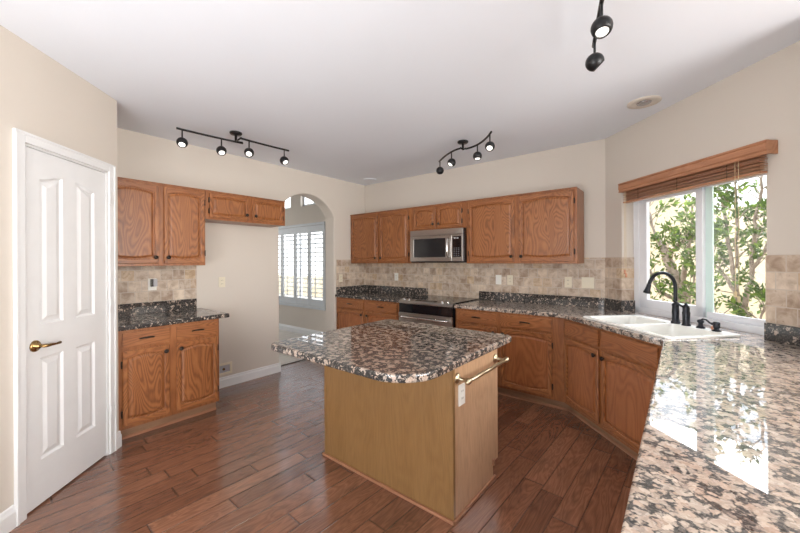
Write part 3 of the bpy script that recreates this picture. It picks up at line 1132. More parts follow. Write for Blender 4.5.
t = thing('kitchen_faucet', 'tall black gooseneck faucet at the back of the white sink', 'faucet', fpos(-2.376, 3.290), ROT_D)
b = MB()
b.lathe([(.030, 0), (.030, .010), (.024, .018), (.022, .05), (.0235, .085), (.021, .125), (.024, .135), (.022, .145), (.014, .152)], 20)
obj('body', b, M['faucet'], t)
b = MB()
pts = [(0, 0, .14), (0, 0, .20), (0, 0, .27)]
Rg = .108
for k in range(1, 15):
    a = PI * k / 14 * .93
    pts.append((0, -Rg + Rg * math.cos(a), .27 + Rg * math.sin(a)))
b.tube(pts, .0125, 14)
g_ = obj('gooseneck', b, M['faucet'], t)
pe = Vector(pts[-1]); de = (Vector(pts[-1]) - Vector(pts[-2])).normalized()
b = MB()
Mx = Matrix.Translation(pe) @ de.to_track_quat('Z', 'Y').to_matrix().to_4x4()
b.lathe([(.0130, -.004), (.0155, .004), (.0150, .012), (.0175, .035), (.0235, .062), (.0235, .068), (.016, .070)], 18, mat=Mx)
obj('spray_head', b, M['faucet'], g_)

t = thing('faucet_handle', 'black single-lever faucet handle standing right of the gooseneck on the sink deck', 'faucet handle', fpos(-2.283, 3.280), ROT_D)
b = MB()
b.lathe([(.028, 0), (.028, .008), (.022, .016), (.023, .06), (.0245, .095), (.021, .102), (.022, .125), (.018, .142), (.010, .150), (.008, .160), (.0, .166)], 20)
obj('body', b, M['faucet'], t)
b = MB()
b.tube([(0, -.012, .128), (-.020, -.035, .150), (-.045, -.060, .178)], [.008, .0065, .0085], 10)
obj('lever', b, M['faucet'], t)

t = thing('filter_spout', 'small black side spout with a curved arm, right of the faucet lever', 'spout', fpos(-2.188, 3.30), ROT_D)
b = MB()
b.lathe([(.026, 0), (.026, .006), (.014, .016), (.013, .034), (.020, .042), (.019, .054), (.008, .060)], 18)
obj('base', b, M['faucet'], t)
b = MB(); b.tube([(0, 0, .052), (.018, -.002, .066), (.045, -.004, .064), (.070, -.006, .048), (.092, -.008, .040)], [.007, .0065, .006, .006, .0055], 10)
obj('arm', b, M['faucet'], t)
t = thing('soap_dispenser', 'short black pump dispenser, rightmost fitting on the sink deck', 'soap dispenser', fpos(-2.078, 3.30), ROT_D)
b = MB(); b.lathe([(.026, 0), (.026, .005), (.015, .010), (.015, .022)], 18)
obj('base', b, M['faucet'], t)
b = MB(); b.lathe([(.017, .020), (.019, .024), (.019, .056), (.016, .062), (.0, .063)], 18)
b.tube([(0, 0, .05), (-.012, -.030, .052)], .005, 8)
obj('pump', b, M['faucet'], t)
b = MB(); b.lathe([(.012, 0), (.015, .008), (.013, .018), (.007, .024)], 14)
tag(obj('stopper', b, M['copper'], None, fpos(-2.128, 3.345)), 'small copper coloured knob between the two short black fittings on the sink deck', 'stopper')

# ------------------------------------------------------------------ microwave
x0, x1, yf, z0, z1 = -2.772, -1.996, YB - .405, 1.385, 1.796
t = thing('microwave', 'stainless over-the-range microwave with black window below the small oak cabinet', 'microwave', (x0, yf, 0))
W = x1 - x0
b = MB(); b.box(.004, W, .022, .392, z0 + .006, z1, bev=.002)
obj('housing', b, M['gloss'], t)
b = MB(); b.box(0, W - .004, 0, .022, z1 - .072, z1 - .001, bev=.004)
for i in range(3):
    b.box(.04, W - .04, -.001, .0, z1 - .066 + i * .004, z1 - .0645 + i * .004)
obj('vent_grille', b, M['steel'], t)
dw = W * .80
b = MB()
mb2 = holed(rounded([(0, z0 + .014), (dw, z0 + .014), (dw, z1 - .075), (0, z1 - .075)], .006, 3),
            [rounded([(.055, z0 + .065), (dw - .085, z0 + .065), (dw - .085, z1 - .112), (.055, z1 - .112)], .010, 3)], .024, .003)
mb2.v = [(p[0], -p[2] - .004, p[1]) for p in mb2.v]
d = obj('door', mb2, M['steel'], t)
b = MB(); b.box(.050, dw - .080, .006, .014, z0 + .060, z1 - .107)
obj('window', b, M['screen'], d)
b = MB()
hx = dw - .042
b.tube([(hx, -.002, z0 + .060), (hx, -.030, z0 + .080), (hx, -.040, z0 + .14), (hx, -.040, z1 - .20), (hx, -.030, z1 - .138), (hx, -.002, z1 - .118)], .0105, 12)
obj('handle', b, M['chrome'], d)
b = MB(); b.box(dw + .003, W - .004, -.002, .022, z0 + .014, z1 - .075, bev=.003)
p_ = obj('control_surround', b, M['steel'], t)
b = MB(); b.box(dw + .016, W - .022, -.0045, -.0015, z0 + .065, z1 - .098, bev=.001)
cp = obj('keypad', b, M['gloss'], p_)
b = MB()
for r in range(5):
    for c in range(3):
        xx = dw + .030 + c * .030
        zz = z0 + .078 + r * .022
        b.box(xx, xx + .017, -.0052, -.0044, zz, zz + .010)
obj('keys', b, M['button'], p_)
b = MB()
for i, c in enumerate((0, 1, 3, 4)):
    xx = dw + .036 + c * .013
    b.box(xx, xx + .007, -.0052, -.0044, z1 - .128, z1 - .113)
obj('clock_display', b, M['digit'], p_)
b = MB(); b.box(.01, W - .008, .003, .39, z0 - .004, z0 + .012, bev=.002)
obj('underside', b, M['gloss'], t)

# ------------------------------------------------------------------ stove
x0, x1 = -2.762, -1.988
t = thing('stove', 'slide-in stainless and black electric stove set in the back counter under the microwave', 'stove', (x0, YB - .685, 0))
W = x1 - x0
b = MB(); b.box(0.002, W - .002, .035, .655, .09, .905)
obj('body', b, M['gloss'], t)
b = MB(); b.box(-.008, W + .008, .085, .672, .9155, .928, bev=.003)
ct = obj('glass_cooktop', b, M['gloss'], t)
b = MB()
for cx, cy_, r in ((.20, .50, .085), (.57, .50, .105), (.20, .24, .105), (.57, .24, .085)):
    n = 32
    vs = [(cx + rr * math.cos(2 * PI * k / n), cy_ + rr * math.sin(2 * PI * k / n), .9285) for rr in (r, r - .003) for k in range(n)]
    b.add(vs, [(k, (k + 1) % n, n + (k + 1) % n, n + k) for k in range(n)])
obj('burner_ring', b, M['button'], t)
# sloped control panel
b = MB()
N = 14
prof = lambda bow: [(.100, .930), (.030 - bow, .916), (.012 - bow, .900), (.014 - bow, .884), (.035, .878), (.100, .878)]
k = 6
for i in range(N + 1):
    u = i / N
    bow = .028 * (1 - (2 * u - 1) ** 2)
    b.v += [(W * u, y, z) for y, z in prof(bow)]
for i in range(N):
    for j in range(k):
        b.f.append([i * k + j, i * k + (j + 1) % k, (i + 1) * k + (j + 1) % k, (i + 1) * k + j]); b.mi.append(0); b.sm.append(False)
b.f.append(list(range(k))); b.mi.append(0); b.sm.append(False)
b.f.append([N * k + j for j in range(k)]); b.mi.append(0); b.sm.append(False)
pn = obj('control_panel', b, M['steel'], t)
b = MB()
sl = Matrix.Translation((W / 2, .058, .9235)) @ Matrix.Rotation(math.atan2(.014, .075), 4, 'X')
b.box(-.15, .15, -.028, .030, 0, .002, mat=sl)
obj('touch_display', b, M['gloss'], pn)
for xk in (.070, .150, W - .150, W - .070):
    b = MB(); b.lathe([(.020, 0), (.019, .006), (.016, .008), (.015, .022), (.0, .024)], 16, mat=Matrix.Translation((xk, .048, .9205)) @ Matrix.Rotation(.19, 4, 'X'))
    obj('knob', b, M['chrome'], pn)
b = MB(); b.box(.004, W - .004, .018, .045, .770, .876, bev=.003)
obj('upper_door_band', b, M['gloss'], t)
b = MB(); b.box(.004, W - .004, .010, .045, .285, .768, bev=.005)
d = obj('oven_door', b, M['steel'], t)
b = MB(); b.box(.11, W - .11, .006, .012, .36, .640, bev=.003)
obj('oven_window', b, M['screen'], d)
b = MB()
b.tube([(.05, .010, .722), (.055, -.030, .724), (.12, -.042, .724), (W / 2, -.050, .724), (W - .12, -.042, .724), (W - .055, -.030, .724), (W - .05, .010, .722)], .012, 12)
obj('handle', b, M['chrome'], d)
b = MB(); b.box(.004, W - .004, .015, .045, .105, .275, bev=.004)
obj('storage_drawer', b, M['steel'], t)
b = MB(); b.box(.02, W - .02, .06, .60, .0, .09)
obj('plinth', b, M['black'], t)

# ------------------------------------------------------------------ island
ix0, ix1, iy0, iy1 = -2.015, -.952, 1.622, 2.203
t = thing('kitchen_island', 'kitchen island with yellowish oak panels and granite top in the middle of the floor', 'island')
IZ = .905
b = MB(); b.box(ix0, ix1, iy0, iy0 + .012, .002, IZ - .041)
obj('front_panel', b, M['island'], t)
# end panel with toe notch at the far edge
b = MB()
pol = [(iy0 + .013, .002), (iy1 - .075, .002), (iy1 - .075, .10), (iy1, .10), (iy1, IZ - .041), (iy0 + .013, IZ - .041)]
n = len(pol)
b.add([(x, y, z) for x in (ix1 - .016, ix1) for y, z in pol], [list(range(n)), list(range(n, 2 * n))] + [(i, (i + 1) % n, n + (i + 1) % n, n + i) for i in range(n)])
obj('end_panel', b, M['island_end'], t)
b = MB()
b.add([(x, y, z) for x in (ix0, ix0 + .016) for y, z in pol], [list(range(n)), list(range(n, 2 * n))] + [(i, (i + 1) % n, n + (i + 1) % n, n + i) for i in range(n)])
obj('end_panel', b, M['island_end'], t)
b = MB(); b.box(ix0 + .017, ix1 - .017, iy0 + .013, iy1 - .002, .098, IZ - .041)
obj('carcass', b, M['oak_plain'], t)
b = MB(); b.box(ix0 + .017, ix1 - .017, iy1 - .09, iy1 - .078, 0, .098)
obj('toe_kick', b, M['toe'], t)
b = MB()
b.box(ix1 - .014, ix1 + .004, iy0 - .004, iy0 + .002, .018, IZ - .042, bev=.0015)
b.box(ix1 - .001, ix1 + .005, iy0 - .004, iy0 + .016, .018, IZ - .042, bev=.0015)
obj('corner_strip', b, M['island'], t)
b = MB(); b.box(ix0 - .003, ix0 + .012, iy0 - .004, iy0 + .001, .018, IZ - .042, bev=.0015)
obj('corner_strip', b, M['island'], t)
b = MB()
b.box(ix0 - .016, ix1 + .016, iy0 - .016, iy0 - .0005, 0, .018, bev=.005)
b.box(ix1 + .0005, ix1 + .016, iy0 - .016, iy1 - .060, 0, .018, bev=.005)
b.box(ix0 - .016, ix0 - .0005, iy0 - .016, iy1 - .060, 0, .018, bev=.005)
obj('shoe_moulding', b, M['shoe'], t)
b = MB(); b.box(ix1 - .002, ix1 + .012, iy1 - .088, iy1 - .070, .085, .125, bev=.004)
obj('corner_block', b, M['shoe'], t)
top = rounded([(-1.985, 1.148), (-.872, 1.148), (-.872, 2.290), (-1.985, 2.290)], [.075, .215, .05, .06], 10)
mb = holed(top, [], .040, .010)
mb.v = [(v_[0], v_[1], v_[2] + IZ) for v_ in mb.v]
obj('granite_top', mb, M['granite'], t)
# rear doors of the island (facing the stove)
rt_ = bpy.data.objects.new('door_group', None)
bpy.data.objects.remove(rt_)
for i in range(2):
    dd_ = cab_door(t, 0, 0, .46, .60, knob='rt' if i == 0 else 'lt')
    dd_.location = (ix1 - .06 - i * .49, iy1, .125)
    dd_.rotation_euler = (0, 0, PI)

# towel bar on the island end
t = thing('towel_bar', 'satin brass towel bar mounted on the end of the island', 'towel bar')
bx = ix1 + .072
zb_ = .765
for yy in (1.668, 2.165):
    b = MB()
    b.lathe([(.030, 0), (.030, .004), (.022, .009), (.010, .014), (.009, .050), (.011, .056)], 18, mat=Matrix.Translation((ix1 + .001, yy, zb_)) @ Matrix.Rotation(PI / 2, 4, 'Y'))
    obj('post', b, M['nickel'], t)
b = MB(); b.tube([(bx, 1.645, zb_), (bx, 2.190, zb_)], .0105, 14)
b.lathe([(.0, -.018), (.014, -.016), (.018, -.006), (.018, .010), (.012, .022)], 16, mat=Matrix.Translation((bx, 1.660, zb_)) @ Matrix.Rotation(-PI / 2, 4, 'X'))
b.lathe([(.0, -.018), (.014, -.016), (.018, -.006), (.018, .010), (.012, .022)], 16, mat=Matrix.Translation((bx, 2.175, zb_)) @ Matrix.Rotation(PI / 2, 4, 'X'))
obj('bar', b, M['nickel'], t)


# ------------------------------------------------------------------ outlets and switches
def outlet(label, loc, rz, kind='outlet', w=.070, mat='plate', cat='outlet', name='wall_outlet'):
    t = thing(name, label, cat, loc, rz)
    b = MB(); b.box(-w / 2, w / 2, -.006, 0, -.0575, .0575, bev=.002)
    obj('plate', b, M[mat], t)
    xs = [0] if w < .1 else [-.023, .023]
    for x in xs:
        if kind == 'outlet':
            for dz in (-.020, .020):
                b = MB(); b.box(x - .016, x + .016, -.008, -.0055, dz - .014, dz + .014, bev=.002)
                s = obj('socket', b, M[mat], t)
                b = MB(); b.box(x - .008, x - .005, -.0085, -.0078, dz - .004, dz + .006); b.box(x + .005, x + .008, -.0085, -.0078, dz - .004, dz + .006)
                obj('slot', b, M['slot'], s)
        else:
            b = MB(); b.box(x - .016, x + .016, -.009, -.0055, -.033, .033, bev=.002)
            obj('rocker', b, M[mat], t)
    return t


yb = YB - .011
outlet('small white outlet on the tile just left of the stove, under the corner cabinet', (-3.337, yb, 1.168), 0)
outlet('white switch, left one of the adjacent pair on the tile right of the microwave', (-1.728, yb, 1.172), 0, 'switch', cat='switch', name='wall_switch')
outlet('ivory outlet, right one of the adjacent pair on the tile right of the microwave', (-1.585, yb, 1.172), 0, mat='ivory')
outlet('single ivory outlet on the tile under the right end of the wide wall cabinet', (-.946, yb, 1.168), 0, mat='ivory')
outlet('wide double ivory switch plate on the tile beside the diagonal corner', (-.757, yb, 1.168), 0, 'switch', .116, 'ivory', 'switch', 'wall_switch')
outlet('ivory outlet on the narrow tile patch right of the arch', (XW + .011, 3.515, 1.150), ROT_W, mat='ivory')
outlet('ivory outlet on the bare painted wall over the empty refrigerator space', (XW + .001, 1.778, 1.178), ROT_W, mat='ivory')
t = outlet('white outlet holding a night light on the brown tile by the white door', (XW + .011, 1.116, 1.190), ROT_W)
outlet('white outlet below the towel bar on the end of the island', (ix1 + .001, 1.712, .665), ROT_W)
t = thing('night_light', 'small black and silver night light plugged into the outlet by the white door', 'night light', (XW + .019, 1.116, 1.200), ROT_W)
b = MB(); b.box(-.020, .000, -.030, -.001, -.030, .042, bev=.003)
obj('housing', b, M['gloss'], t)
b = MB(); b.box(.001, .032, -.034, -.001, -.030, .042, bev=.004)
obj('lens', b, M['grey'], t)
# refrigerator water box
t = thing('water_supply_box', 'ivory recessed water supply box low on the wall beside the base cabinet', 'utility box', (XW + .001, 1.800, .205), ROT_W)
mb = holed([(-.085, -.065), (.085, -.065), (.085, .065), (-.085, .065)], [[(-.055, -.040), (.060, -.040), (.060, .040), (-.055, .040)]], .010, .002)
mb.v = [(p[0], -p[2] - .010, p[1]) for p in mb.v]
obj('frame', mb, M['ivory'], t)
b = MB(); b.box(-.055, .060, -.0020, -.0005, -.040, .040)
obj('back', b, M['grey'], t)
b = MB(); b.lathe([(.008, 0), (.008, .012), (.014, .014), (.014, .022), (.0, .024)], 12, mat=Matrix.Translation((-.015, -.002, .0)) @ Matrix.Rotation(PI / 2, 4, 'X'))
obj('valve', b, M['brass'], t)


# ------------------------------------------------------------------ white door
rotE = ROT_E
p0 = q0 + ed * dl0
wD, hD = dl1 - dl0, DZ
b = MB()
cw, ct_ = .058, .016
for (a, c_, z_, e_) in ((-cw, .0, 0, hD + cw), (wD, wD + cw, 0, hD + cw), (0, wD, hD, hD + cw)):
    b.box(a, c_, -ct_, -.0005, z_, e_, bev=.004)
for (a, c_, z_, e_) in ((-cw, -cw + .014, 0, hD + cw), (wD + cw - .014, wD + cw, 0, hD + cw), (-cw, wD + cw, hD + cw - .014, hD + cw)):
    b.box(a, c_, -ct_ - .005, -ct_ + .002, z_, e_, bev=.002)
b.box(-.001, .012, .0, .115, 0, hD); b.box(wD - .012, wD + .001, 0, .115, 0, hD); b.box(0, wD, 0, .115, hD - .012, hD + .001)
d1 = struct('door_1', b, M['white'], None, loc=tuple(p0), rot=(0, 0, rotE))
# door leaf with four moulded panels
leaf = MB()
lx0, lx1, lz0, lz1 = .014, wD - .014, .012, hD - .015
yl = .004


def door_panel_loops(x0, x1, z0, z1, rise, lean, ins, y, N=13):
    bot, top = [], []
    for i in range(N):
        u = i / (N - 1)
        x = x0 + ins + (x1 - x0 - 2 * ins) * u
        s = .5 - .5 * math.cos(PI * u)
        if lean < 0:
            s = 1 - s
        top.append((x, y, z1 - ins - rise * (1 - s)))
        bot.append((x, y, z0 + ins))
    return bot, top


pw = [(.105, .262, 1), (.358, .518, -1)]
rows = [(.265, .855, .0), (1.045, 1.925, .035)]
xs_ = [lx0, pw[0][0], pw[0][1], pw[1][0], pw[1][1], lx1]
zs_ = [lz0, rows[0][0], rows[0][1], rows[1][0]]
# flat field around panels
for (xa, xb) in ((lx0, pw[0][0]), (pw[0][1], pw[1][0]), (pw[1][1], lx1)):
    leaf.add([(xa, yl, lz0), (xb, yl, lz0), (xb, yl, lz1), (xa, yl, lz1)], [(0, 1, 2, 3)])
for (xa, xb, lean) in pw:
    for (za, zb) in ((lz0, rows[0][0]), (rows[0][1], rows[1][0])):
        leaf.add([(xa, yl, za), (xb, yl, za), (xb, yl, zb), (xa, yl, zb)], [(0, 1, 2, 3)])
    for (za, zb, rise) in rows:
        A = door_panel_loops(xa, xb, za, zb, rise, lean, 0, yl)
        B = door_panel_loops(xa, xb, za, zb, rise, lean, .012, yl + .010)
        C_ = door_panel_loops(xa, xb, za, zb, rise, lean, .024, yl + .009)
        D_ = door_panel_loops(xa, xb, za, zb, rise, lean, .045, yl + .001)
        ring(leaf, A, B, 0); ring(leaf, B, C_, 0); ring(leaf, C_, D_, 0)
        for i in range(12):
            leaf.add([D_[0][i], D_[0][i + 1], D_[1][i + 1], D_[1][i]], [(0, 1, 2, 3)])
    # strip above the upper panel
    A = door_panel_loops(xa, xb, rows[1][0], rows[1][1], rows[1][2], lean, 0, yl)[1]
    for i in range(12):
        leaf.add([A[i], A[i + 1], (A[i + 1][0], yl, lz1), (A[i][0], yl, lz1)], [(0, 1, 2, 3)])
o = [(lx0, lz0), (lx1, lz0), (lx1, lz1), (lx0, lz1)]
leaf.add([(x, y, z) for y in (yl, yl + .035) for x, z in o], [(i, (i + 1) % 4, 4 + (i + 1) % 4, 4 + i) for i in range(4)] + [(4, 5, 6, 7)])
lf = obj('door_leaf', leaf, M['white'], d1)
b = MB()
hx, hz = .072, .930
mm = Matrix.Translation((hx, yl, hz)) @ Matrix.Rotation(PI / 2, 4, 'X')
b.lathe([(.033, 0), (.033, .004), (.028, .010), (.014, .014), (.012, .030), (.0, .031)], 24, mat=mm)
b.tube([(hx, yl - .024, hz), (hx, yl - .050, hz), (hx + .014, yl - .057, hz), (hx + .04, yl - .057, hz - .001), (hx + .075, yl - .055, hz - .004), (hx + .100, yl - .053, hz - .002)], [.010, .010, .010, .008, .0065, .009], 12)
obj('door_handle', b, M['brass'], lf)
for hz in (.27, 1.05, 1.83):
    b = MB()
    b.tube([(wD - .005, -ct_ - .004, hz), (wD - .005, -ct_ - .004, hz + .09)], .006, 8)
    b.box(wD - .030, wD + .018, -.003, yl, hz, hz + .09) if False else b.box(wD - .012, wD + .020, -ct_ - .003, -ct_ + .0, hz, hz + .09)
    obj('hinge', b, M['white'], d1)
b = MB(); b.box(.006, .014, -.001, .004, .905, .965)
obj('strike_plate', b, M['slot'], d1)


# ------------------------------------------------------------------ shutters window of the dining room
f = MB()
w = .045
f.box(SH0 - w, SH1 + w, YB - .025, YB - .002, 2.08, 2.08 + w, bev=.003)
f.box(SH0 - w, SH1 + w, YB - .025, YB - .002, .56 - w, .56, bev=.003)
f.box(SH0 - w, SH0, YB - .025, YB - .002, .56, 2.08, bev=.003)
f.box(SH1, SH1 + w, YB - .025, YB - .002, .56, 2.08, bev=.003)
win2 = struct('window_2', f, M['shutter'])
pwid = (SH1 - SH0) / 4
for i in range(4):
    a = SH0 + i * pwid + .002
    c_ = a + pwid - .004
    b = MB()
    b.box(a, a + .045, YB + .002, YB + .030, .562, 2.078, bev=.003)
    b.box(c_ - .045, c_, YB + .002, YB + .030, .562, 2.078, bev=.003)
    b.box(a + .045, c_ - .045, YB + .002, YB + .030, .562, .69)
    b.box(a + .045, c_ - .045, YB + .002, YB + .030, 1.95, 2.078)
    p_ = obj('shutter_panel', b, M['shutter'], win2)
    for k in range(15):
        l = MB()
        mt = Matrix.Translation(((a + c_) / 2, YB + .016, .735 + k * .0838)) @ Matrix.Rotation(math.radians(-12), 4, 'X')
        l.box(-(c_ - a) / 2 + .046, (c_ - a) / 2 - .046, -.038, .038, -.004, .004, 0, .002, mt)
        obj('louver', l, M['shutter'], p_)
    b = MB(); b.box((a + c_) / 2 - .006, (a + c_) / 2 + .006, YB - .028, YB - .020, .72, 1.93)
    obj('tilt_rod', b, M['shutter'], p_)
f = MB()
for (a, c_, d_, e_) in ((SH0, SH1, .56, .60), (SH0, SH1, 2.04, 2.08), (SH0, SH0 + .04, .56, 2.08), (SH1 - .04, SH1, .56, 2.08), (-5.98, -5.93, .56, 2.08)):
    f.box(a, c_, YB + .12, YB + .16, d_, e_)
obj('window_frame', f, M['vinyl'], win2)
b = MB(); b.box(SH0 + .04, SH1 - .04, YB + .138, YB + .142, .60, 2.04)
obj('pane', b, M['glass'], win2)
for i, (a, c_) in enumerate(((-5.75, -4.9), (-6.95, -6.09))):
    f = MB()
    f.box(a, c_, YB + .06, YB + .12, 2.47, 2.51); f.box(a, c_, YB + .06, YB + .12, 3.16, 3.2)
    f.box(a, a + .04, YB + .06, YB + .12, 2.47, 3.2); f.box(c_ - .04, c_, YB + .06, YB + .12, 2.47, 3.2)
    f.box((a + c_) / 2 - .1, (a + c_) / 2 - .07, YB + .06, YB + .12, 2.47, 3.2)
    o = struct('window_3' if i == 0 else 'window_7', f, M['vinyl'])
    b = MB(); b.box(a + .04, c_ - .04, YB + .088, YB + .092, 2.51, 3.16)
    obj('pane', b, M['glass'], o)


# ------------------------------------------------------------------ ceiling lights
def spot_bar(label, base, bars, heads, power):
    """base: canopy (x, y); bars: two curved bars of three points; heads: (bar, u along it, aim, lit)"""
    t = thing('track_light', label, 'ceiling light', (base[0], base[1], ZC))
    o = Vector((base[0], base[1], ZC))
    b = MB(); b.lathe([(.055, -.0005), (.055, -.012), (.048, -.020), (.012, -.024), (.010, -.085), (.0, -.086)], 24)
    obj('canopy', b, M['black'], t)

    def pt(bar, u):
        p0_, p1_, p2_ = [Vector((*p, 2.54)) - o for p in bar]
        c_ = p1_ * 2 - (p0_ + p2_) * .5
        return p0_ * (1 - u) ** 2 + c_ * 2 * u * (1 - u) + p2_ * u * u
    for bar in bars:
        b = MB(); b.tube([pt(bar, k / 14) for k in range(15)], .0095, 8)
        obj('bar', b, M['black'], t)
    e0, e1 = pt(bars[0], 1), pt(bars[1], 0)
    b = MB(); b.tube([e0 + Vector((0, 0, .006)), Vector((0, 0, e0.z + .008)), e1 + Vector((0, 0, .006))], .008, 8)
    obj('joint', b, M['black'], t)
    for k, u, aim, lit in heads:
        p = pt(bars[k], u)
        s = MB(); s.tube([p, p + Vector((0, 0, -.080))], .006, 8)
        obj('stem', s, M['black'], t)
        c = p + Vector((0, 0, -.112))
        am = Vector(aim).normalized()
        q = am.to_track_quat('Z', 'Y').to_matrix().to_4x4()
        h = MB()
        r = .044
        pr = []
        for i in range(0, 13):
            a = PI * i / 16
            pr.append((max(.001, r * math.sin(a)), -r * math.cos(a)))
        ro, ho = pr[-1]
        pr += [(ro - .003, ho - .002), (ro - .005, ho - .010)]
        h.lathe(pr, 22, mat=Matrix.Translation(c) @ q)
        hd = obj('lamp_head', h, M['black'], t)
        l = MB()
        l.lathe([(.0, ho - .006), (ro - .005, ho - .006), (ro - .006, ho - .004), (.0, ho - .003)], 20, mat=Matrix.Translation(c) @ q)
        obj('bulb', l, M['lamp'] if lit else M['lampoff'], hd)
        if lit:
            wp = o + c + am * (r + .01)
            ld = light('spot_lamp', 'SPOT', wp, power, (1.0, .90, .76), direction=aim, spot_size=math.radians(95), spot_blend=.9, shadow_soft_size=.03)
            ld.parent = hd
            ld.matrix_parent_inverse = Matrix.Translation(o).inverted()
    return t


spot_bar('black four-head bar light on the ceiling over the coffee counter, left side', (-3.29, 1.60),
         [((-3.325, 1.11), (-3.305, 1.38), (-3.265, 1.655)), ((-3.15, 1.58), (-3.145, 1.82), (-3.125, 2.065))],
         [(0, .08, (.45, -.25, -.85), True), (0, .66, (.5, -.1, -.8), True), (1, .16, (.5, -.35, -.65), True), (1, .90, (.6, .1, -.7), True)], 5)
spot_bar('black wavy four-head bar light on the ceiling in front of the microwave', (-1.745, 3.20),
         [((-2.15, 3.385), (-1.90, 3.19), (-1.73, 3.125)), ((-1.70, 3.175), (-1.51, 3.11), (-1.30, 2.90))],
         [(0, .04, (-.4, .6, -.8), False), (0, .60, (-.3, -.5, -.8), True), (1, .40, (.1, -.15, -1), True), (1, .93, (.15, -.6, -.8), True)], 6)
spot_bar('black bar light on the ceiling nearest the camera, only two heads showing', (-.215, 1.61),
         [((-.358, 2.09), (-.298, 1.86), (-.228, 1.61)), ((-.208, 1.62), (-.15, 1.38), (-.09, 1.12))],
         [(0, .12, (.55, .4, -.65), False), (0, .72, (.10, -.25, -.9), True), (1, .35, (.2, -.4, -.8), True), (1, .93, (-.2, -.4, -.8), True)], 5)
t = thing('recessed_light', 'round recessed ceiling light near the sink window', 'ceiling light', (-.222, 3.306, ZC))
b = MB()
n = 32
prof = [(.112, -.0005), (.112, -.006), (.070, -.010), (.062, -.004)]
b.lathe(prof, n)
obj('trim_ring', b, plain('aged_ceiling_ring', (.72, .66, .58), .5), t)
b = MB(); b.lathe([(.050, -.0055), (.046, -.0125), (.030, -.016), (.0, -.017)], 24)
obj('bulb', b, M['lampoff'], t)
t = thing('ceiling_vent', 'small round flush speaker grille on the ceiling near the far corner', 'vent', (-3.64, 3.80, ZC))
b = MB(); b.lathe([(.10, -.0005), (.10, -.005), (.085, -.009), (.0, -.010)], 28)
obj('grille', b, M['ceiling'], t)

# ------------------------------------------------------------------ outside
b = MB(); b.box(-30, 30, 4.75, 40, -.32, -.12); b.box(4.6, 30, -10, 4.75, -.32, -.12)
struct('yard_ground', b, M['gravel'])
# garden wall parallel to the window wall, stepped
gd = DW + 2.9 * R2
t = thing('garden_wall', 'cream stucco garden wall with stepped top beyond the sink window', 'wall', (gd / 2, gd / 2, -.12), ROT_D)
b = MB()
b.box(-12.0, -5.55, 0, .20, 0, 2.62)
b.box(-5.55, -5.10, 0, .20, 0, 2.52)
b.box(-5.10, 9, 0, .20, 0, 2.28)
obj('wall_body', b, M['stucco'], t)
b = MB(); b.box(-16, 3.0, 9.5, 9.7, -.12, .75)
tag(obj('side_yard_wall', b, M['stucco']), 'low cream stucco yard wall outside the shuttered dining room window', 'wall')


def rand_dir(rs):
    while True:
        v_ = Vector((rs.uniform(-1, 1), rs.uniform(-1, 1), rs.uniform(-1, 1)))
        if .1 < v_.length < 1:
            return v_.normalized()


def tree(label, base, limbs, seed, n_leaf, leafsize=.05, fresh=.3, name='garden_tree'):
    """limbs: list of (list of points, r0, r1); leaves cluster along twigs that sprout from the outer parts"""
    rs = random.Random(seed)
    t = thing(name, label, 'tree', base)
    tb = MB()
    twigs = []
    for pts, r0, r1 in limbs:
        pts = [Vector(p) for p in pts]
        fine = []
        for i in range(len(pts) - 1):
            for k in range(5):
                u = k / 5
                fine.append(pts[i].lerp(pts[i + 1], u) + rand_dir(rs) * .012)
        fine.append(pts[-1])
        m_ = len(fine)
        tb.tube(fine, [r0 + (r1 - r0) * i / (m_ - 1) for i in range(m_)], 7)
        for i in range(int(m_ * .35), m_):
            for _ in range(2):
                d = (rand_dir(rs) + Vector((0, 0, .35)) + (fine[-1] - fine[0]).normalized() * .7).normalized()
                L_ = rs.uniform(.15, .42)
                q = [fine[i], fine[i] + d * L_ * .5 + rand_dir(rs) * .03, fine[i] + d * L_ + rand_dir(rs) * .05 + Vector((0, 0, -.03))]
                tb.tube(q, [.006, .004, .002], 5, caps=False)
                twigs.append(q)
    obj('branches', tb, M['bark'], t)
    fol = MB()
    for _ in range(n_leaf):
        q = rs.choice(twigs)
        u = rs.uniform(.35, 1.1)
        p = (q[0].lerp(q[2], u) * .5 + q[1].lerp(q[2], u) * .5) + rand_dir(rs) * rs.uniform(.0, .07)
        d = (rand_dir(rs) + (q[2] - q[0]).normalized()).normalized()
        n_ = d.cross(rand_dir(rs)).normalized()
        s_ = d.cross(n_)
        L_ = leafsize * rs.uniform(.6, 1.3)
        w_ = L_ * .22
        vs = [p, p + d * L_ * .45 + s_ * w_ + n_ * .004, p + d * L_ + n_ * -.006, p + d * L_ * .45 - s_ * w_ + n_ * .004]
        fol.add([tuple(x) for x in vs], [(0, 1, 2), (0, 2, 3)], 1 if rs.random() < fresh else 0)
    obj('foliage', fol, [M['leaf'], M['leaf2']], t, kind='stuff')
    return t


def G(s, dist, z):
    """garden point: s along the window wall, dist beyond it, absolute z"""
    x, y = P(s, DW + dist * R2)
    return Vector((x, y, z))


def rel(base, pts):
    return [tuple(Vector(p) - Vector(base)) for p in pts]


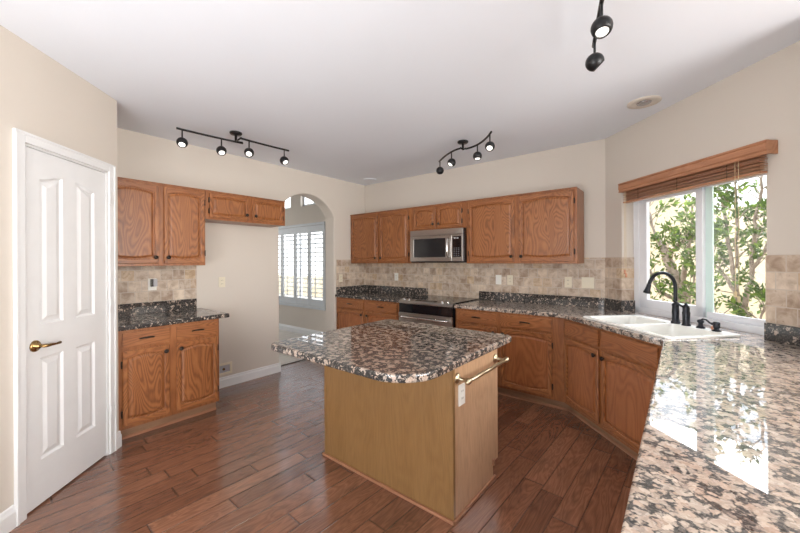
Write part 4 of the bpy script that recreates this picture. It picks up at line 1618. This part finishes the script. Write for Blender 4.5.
gz = -.12
bA = G(-4.34, 1.95, gz)
tree('leaning brown-trunked tree seen through the left pane of the sink window', bA, [
    (rel(bA, [bA, G(-4.36, 1.95, .70), G(-4.42, 1.95, 1.0), G(-4.58, 1.9, 1.42), G(-4.66, 1.9, 1.62)]), .085, .050),
    (rel(bA, [G(-4.40, 1.95, .95), G(-4.28, 1.9, 1.30), G(-4.22, 1.9, 1.65), G(-4.18, 1.9, 2.1)]), .040, .012),
    (rel(bA, [G(-4.37, 1.95, .8), G(-4.60, 1.8, .95), G(-4.80, 1.8, 1.30), G(-4.78, 1.8, 1.75)]), .030, .010),
    (rel(bA, [G(-4.36, 1.95, .5), G(-4.70, 1.75, .75), G(-4.90, 1.75, 1.15)]), .026, .010),
    (rel(bA, [G(-4.60, 1.9, 1.45), G(-4.75, 1.85, 1.85), G(-4.85, 1.85, 2.2), G(-4.80, 1.9, 2.45)]), .022, .008),
    (rel(bA, [G(-4.58, 1.9, 1.42), G(-4.42, 1.9, 1.60), G(-4.25, 1.9, 1.75)]), .020, .008),
    (rel(bA, [G(-4.36, 1.95, .6), G(-4.22, 1.9, .9), G(-4.15, 1.9, 1.2)]), .020, .008),
], 3, 1500, .085)
bB = G(-3.22, 1.5, gz)
tree('dense feathery green tree filling the right pane of the sink window', bB, [
    (rel(bB, [bB, G(-3.25, 1.5, .8), G(-3.35, 1.5, 1.4), G(-3.42, 1.5, 1.9), G(-3.50, 1.5, 2.25)]), .028, .010),
    (rel(bB, [G(-3.25, 1.5, .8), G(-3.15, 1.5, 1.3), G(-3.12, 1.5, 1.8), G(-3.05, 1.5, 2.3)]), .026, .010),
    (rel(bB, [G(-3.27, 1.5, 1.0), G(-3.45, 1.45, 1.3), G(-3.62, 1.45, 1.55), G(-3.66, 1.45, 1.9)]), .020, .008),
    (rel(bB, [G(-3.3, 1.5, 1.3), G(-3.25, 1.45, 1.7), G(-3.27, 1.45, 2.2)]), .018, .008),
    (rel(bB, [G(-3.22, 1.5, .45), G(-3.45, 1.45, .75), G(-3.65, 1.45, .95)]), .014, .006),
    (rel(bB, [G(-3.22, 1.5, .5), G(-3.05, 1.45, .8), G(-2.9, 1.45, 1.1)]), .014, .006),
    (rel(bB, [G(-3.15, 1.5, 1.3), G(-2.95, 1.45, 1.6), G(-2.85, 1.45, 2.0)]), .018, .006),
], 8, 2700, .070)
for i, (x, y, lab) in enumerate(((-7.3, 6.8, 'green shrub outside the shuttered window, behind its left louvers'), (-5.6, 6.6, 'green shrub outside the shuttered window, behind its right louvers'))):
    bb = Vector((x, y, -.12))
    tree(lab, bb, [([(0, 0, 0), (.05, 0, .6), (.2, .1, 1.3)], .04, .01), ([(0, 0, .2), (-.3, .1, .8), (-.45, 0, 1.4)], .03, .01), ([(0, 0, .2), (.35, -.1, .7), (.55, 0, 1.2)], .03, .01)], 20 + i, 900, .10, name='garden_shrub')
# unseen roof overhang, added over the kitchen to keep the sun off the window
EAVE = [(-9.4, -5.2), (4.5, -5.2), (4.5, 3.2), (.75, 3.2), (-.45, 4.4), (-4.0, 4.4), (-4.0, .5), (-9.4, .5)]
b = holed(EAVE, [], .12)
b.v = [(v[0], v[1], v[2] + 3.0) for v in b.v]
struct('roof', b, M['roof'])

# things of one kind share a group
GROUPS = {'upper_cabinet': 'oak wall cabinets', 'base_cabinet': 'oak base cabinets', 'tile_backsplash': 'travertine backsplashes',
          'track_light': 'black bar lights on the ceiling', 'wall_outlet': 'wall outlets', 'wall_switch': 'wall switches',
          'garden_tree': 'trees outside the sink window', 'garden_shrub': 'shrubs outside the dining window'}
for o in scene.objects:
    k = o.name.split('.')[0]
    if o.parent is None and k in GROUPS and 'label' in o:
        o['group'] = GROUPS[k]
